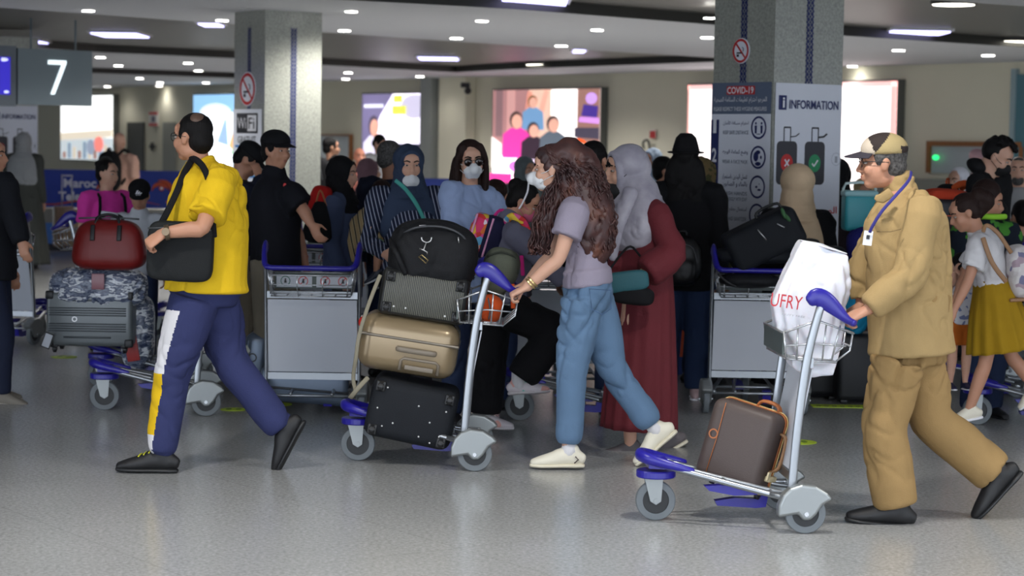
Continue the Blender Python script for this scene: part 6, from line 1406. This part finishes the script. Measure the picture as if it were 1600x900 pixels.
crowd('person with dark hair facing away low beside the light blue shirt', 776, 280, 13.3, 160, shirt((60, 56, 66), 'dark_top'), bun_hair(M_HAIRB, (0, -.09, .03), .04), sk='m', fem=True)
t, J = crowd('person in a grey green headscarf and white mask behind the bending person', 822, 246, 19.5, 20, shirt((90, 96, 98), 'gg_top'), hijab(TSH('scarf_gg', (98, 108, 110)), .25), head=(40, 5, 0), sk='m', fem=True); mask(J['B'], t)
crowd('person in a bright orange head covering far behind the curly hair', 906, 217, 22, 10, shirt((170, 120, 90), 'far_tan'), short_hair(fab('orange_cap', (224, 84, 30))), sk='m')
crowd('person with cropped black hair and a black shirt seen from behind', 930, 221, 13.35, 165, dict(top=M_BLKC, so=.02, **legs()), short_hair(), head=(150, 0, 0), sk='m', build=1.05)
crowd('person in a pale blue hood far behind the silver headscarf', 1018, 233, 21, -40, shirt((110, 130, 150), 'far_blue'), hijab(TSH('hood_blue', (128, 142, 158)), .2), sk='m')
crowd('person in a blue and white top behind the silver headscarf and fedora', 1040, 245, 17, 90, shirt((96, 116, 150), 'blue_mix', loose=.03), short_hair(), sk='m')
def fedora(B, t, J):
    long_hair(M_HAIRK, .40, .12, -.05, side=False)(B, t, J); s = B[2]; R = B[1]
    g = G(); g.disc(hp(B, (0, -.01, .065)), R @ V((0, -.05, 1)), .120 * s, .008, n=36); h = g.build('fedora', fab('felt_black', (20, 19, 21)), t)
    g = G(); g.loft([(hp(B, (0, -.01, .06)), .088 * s, .102 * s), (hp(B, (0, -.01, .09)), .086 * s, .098 * s), (hp(B, (0, -.012, .122)), .078 * s, .090 * s)], ref=R @ V((0, 1, 0)), n=28, k=2); g.build('crown', fab('felt_black', (20, 19, 21)), h)
    g = G(); g.loft([(hp(B, (0, -.01, .068)), .0895 * s, .1035 * s), (hp(B, (0, -.01, .088)), .0885 * s, .1015 * s)], ref=R @ V((0, 1, 0)), n=28, cap=False); g.build('hat_band', M_BLKC, h)
t, J = crowd('person in a black fedora with long black hair, black top and jeans seen from behind', 1072, 226, 14.0, 172, dict(top=M_BLKC, so=.03, loose=.03, hem=.16, tw=(.17, .16, .18), bottom='trousers', bm=TSH('jean_navy', (44, 60, 92)), tr=(.105, .085, .075, .07), shoes=mat('shoe_pink', (206, 176, 176), .6), sole=M_PW), fedora, sk='m', fem=True)
backpack('small black backpack on the person in the black fedora', J['C'] - J['F'] * .18 - UP * .28, 172, (.13, .07, .16), mat('bp_leather', (20, 20, 22), .4))
M_CAM = ramp_mat('camouflage', 'noise', [(0, (70, 70, 46)), (.45, (108, 92, 62)), (.55, (52, 52, 40)), (.62, (120, 110, 80))], 7, rough=.9)
crowd('person in a camouflage hood half hidden by the information pillar', 1100, 247, 14.9, 120, dict(top=M_CAM, loose=.03, so=.03, **legs()), hijab(M_CAM, .2), sk='m')
crowd('person in a beige headscarf and black robe seen from behind in front of the pillar', 1247, 259, 14.5, 170, dict(top=M_BLKC, loose=.03, so=.04, hem=0, tw=(.19, .18, .20), td=(.15, .14, .14), bottom='robe', bm=M_BLKC, hemr=(.26, .22), shoes=M_SHB), hijab(TSH('scarf_beige', (216, 188, 154)), .19), hsc=1.25, head=(172, 4, 0), sk='m', fem=True)
crowd('person in dark clothes with a black headscarf at the right edge of the pillar', 1312, 250, 16.6, 140, dict(top=TSH('plum_dark', (50, 42, 48)), loose=.03, so=.03, hem=0, bottom='robe', bm=TSH('plum_dark', (50, 42, 48)), hemr=(.3, .26), shoes=M_SHB), hijab(M_BLKC, .2), sk='m', fem=True)
crowd('person in an olive beige hood behind the turquoise cooler box', 1350, 280, 19, 0, shirt((150, 136, 110), 'olive_far'), hijab(TSH('olive_hood', (140, 124, 92)), .2), sk='m', face=False)
crowd('person with a blurred pink head scarf far right of the pass-through window', 1530, 233, 24, 90, shirt((130, 120, 124), 'far_mix'), short_hair(TSH('pink_scarf', (176, 140, 146))), sk='l')
crowd('person in a white cap behind the khaki shoulder on the right', 1497, 262, 17, -50, shirt((214, 214, 220), 'white_far', loose=.04), short_hair(TSH('white_cap', (220, 220, 226))), sk='l')
t, J = crowd('tall person with curly black hair, black mask and black hoodie looking down', 1553, 205, 14.75, 60, dict(top=TSH('hoodie_black', (22, 22, 24)), topname='hoodie', so=.035, loose=.03, hem=.1, collar=True, td=(.14, .13, .13), **legs(M_DGR)), curly_top(), hsc=1.08, head=(68, 28, 0), sk='l', ov=dict(H=(1558, 245), N=(1535, 285), C=(1535, 330)), vox=.010)
mask(J['B'], t, M_MASKK)
g = G(); hell(g, J['B'], (0, -.07, -.11), (.11, .08, .05)); g.build('hood', TSH('hoodie_black', (22, 22, 24)), t, voxel=.012, fn=rug(.01, 12))
backpack('black backpack with orange straps on the tall curly haired person', J['C'] - J['F'] * .25 + UP * .02, 60, (.14, .08, .16), M_BLKC, accent=fab('orange_strap2', (206, 88, 44)))
t, J = crowd('grey bearded person in a grey top at the far right edge', 1592, 244, 17.4, -15, shirt((150, 150, 150), 'grey_right', loose=.03), short_hair(M_HAIRG, bald=True), sk='l', build=1.05)
g = G(); hell(g, J['B'], (0, .05, -.085), (.052, .05, .045)); g.build('beard', M_HAIRG, t, voxel=.012)
M_CG = ramp_mat('green_camo', 'noise', [(0, (24, 30, 40)), (.52, (70, 130, 50)), (.62, (30, 40, 36))], 7, rough=.9)
crowd('child with dark hair in a green leaf patterned top with a lime collar', 1545, 288, 13.25, 20, dict(top=M_CG, loose=.03, so=.03, collar=True, **legs()), short_hair(M_HAIRB, thick=.02), head=(70, 10, 0), sk='m', build=1.1)
g = G(); P = pt(1548, 338, 13.2); g.loft([(P + V((.085 * math.cos(a), .08 * math.sin(a), .0)), .018, .018) for a in [i * math.pi / 6 for i in range(12)]], closed=True, cap=False, n=8); tag(g.build('lime_collar', fab('lime', (150, 210, 60))), 'lime green neck band above the leaf patterned top', 'neckwear')
crowd('child with dark hair at the right edge beside the white floral backpack', 1596, 316, 15.4, -160, shirt((60, 52, 70), 'kid_dark'), short_hair(M_HAIRK, thick=.01), sk='m')
# girl in white with the mustard skirt
t, J = crowd('person in a white T-shirt and mustard skirt leaning over a toddler', 1530, 302, 12.4, -84, dict(top=M_WHC, topname='t_shirt', sleeve='short', sl=.6, so=.024, loose=.012, hem=-.10, tw=(.14, .125, .15), td=(.115, .105, .115), bottom='skirt', bm=TSH('mustard', (158, 124, 22)), hemr=(.21, .20), hemz=.5, pleats=14, pamp=.06, shoes=M_SHW, sole=M_PW), bun_hair(M_HAIRB, (0, -.125, .06), .055, tail=.12), head=(-84, 25, 0), sk='m', fem=True, vox=.009,
     ov=dict(H=(1507, 332), N=(1528, 360), C=(1540, 392), P=(1553, 458), Sl=(1530, 385, -.12), El=(1512, 440, -.16), Wl=(1492, 482, -.2), Sr=(1528, 382, .12), Er=(1508, 430, .16), Wr=(1492, 470, .05), Ul=(1553, 468, -.05), Ur=(1556, 468, .05), Kl=(1540, 565, -.05), Al=(1515, 638, -.05), Tl=(1490, 656, -.05), Kr=(1580, 555, .06), Ar=(1612, 600, .06), Tr=(1600, 628, .06)))
c = pt(1592, 424, 12.35); b = thing('white_backpack', 'white drawstring backpack with faint flowers and tan straps on the person in the mustard skirt', 'backpack', c)
g = G(); sup(g, c, (.075, .12, .155), rot(-6), e=.7); g.build('body', ramp_mat('flower_white', 'voronoi', [(0, (206, 200, 200)), (.72, (170, 150, 160)), (.82, (212, 208, 206)), (.93, (120, 120, 150))], 24, rough=.7), b, voxel=.009, fn=rug(.008, 14))
strapline('tan_strap', '', [pt(1580, 395, 12.25), pt(1560, 365, 12.22), pt(1542, 352, 12.24), pt(1536, 362, 12.22)], M_TAN2, parent=b, a=.012, b=.004); strapline('tan_strap', '', [pt(1536, 372, 12.20), pt(1550, 410, 12.18), pt(1572, 440, 12.2)], M_TAN2, parent=b, a=.014, b=.004)
g = G(); g.box(c + V((0, -.01, -.155)), (.07, .1, .01), rot(-4), bev=.008); g.build('tan_base', M_TAN2, b)
# toddler standing on the trolley frame
t, J = crowd('toddler with short dark hair, orange shorts and navy shoes standing on a trolley', 1503, 396, 12.75, 10, dict(top=ramp_mat('toddler_print', 'voronoi', [(0, (214, 214, 220)), (.8, (120, 130, 170))], 40, rough=.8), topname='t_shirt', sleeve='short', sl=.4, so=.012, loose=.014, hem=.05, tw=(.19, .19, .18), td=(.15, .15, .14), bottom='shorts', bm=TSH('orange_shorts', (184, 96, 30)), shoes=mat('shoe_navy', (34, 36, 70), .5), sole=M_PW, tr=(.12, .1, .1, .1)), short_hair(), head=(-100, 20, 0), sk='l', H=.80, z0=.225, vox=.008, build=1.25,
     ov=dict(El=(1528, 440, -.1), Wl=(1502, 428, -.14), Er=(1488, 440, -.1), Wr=(1492, 425, -.12)))
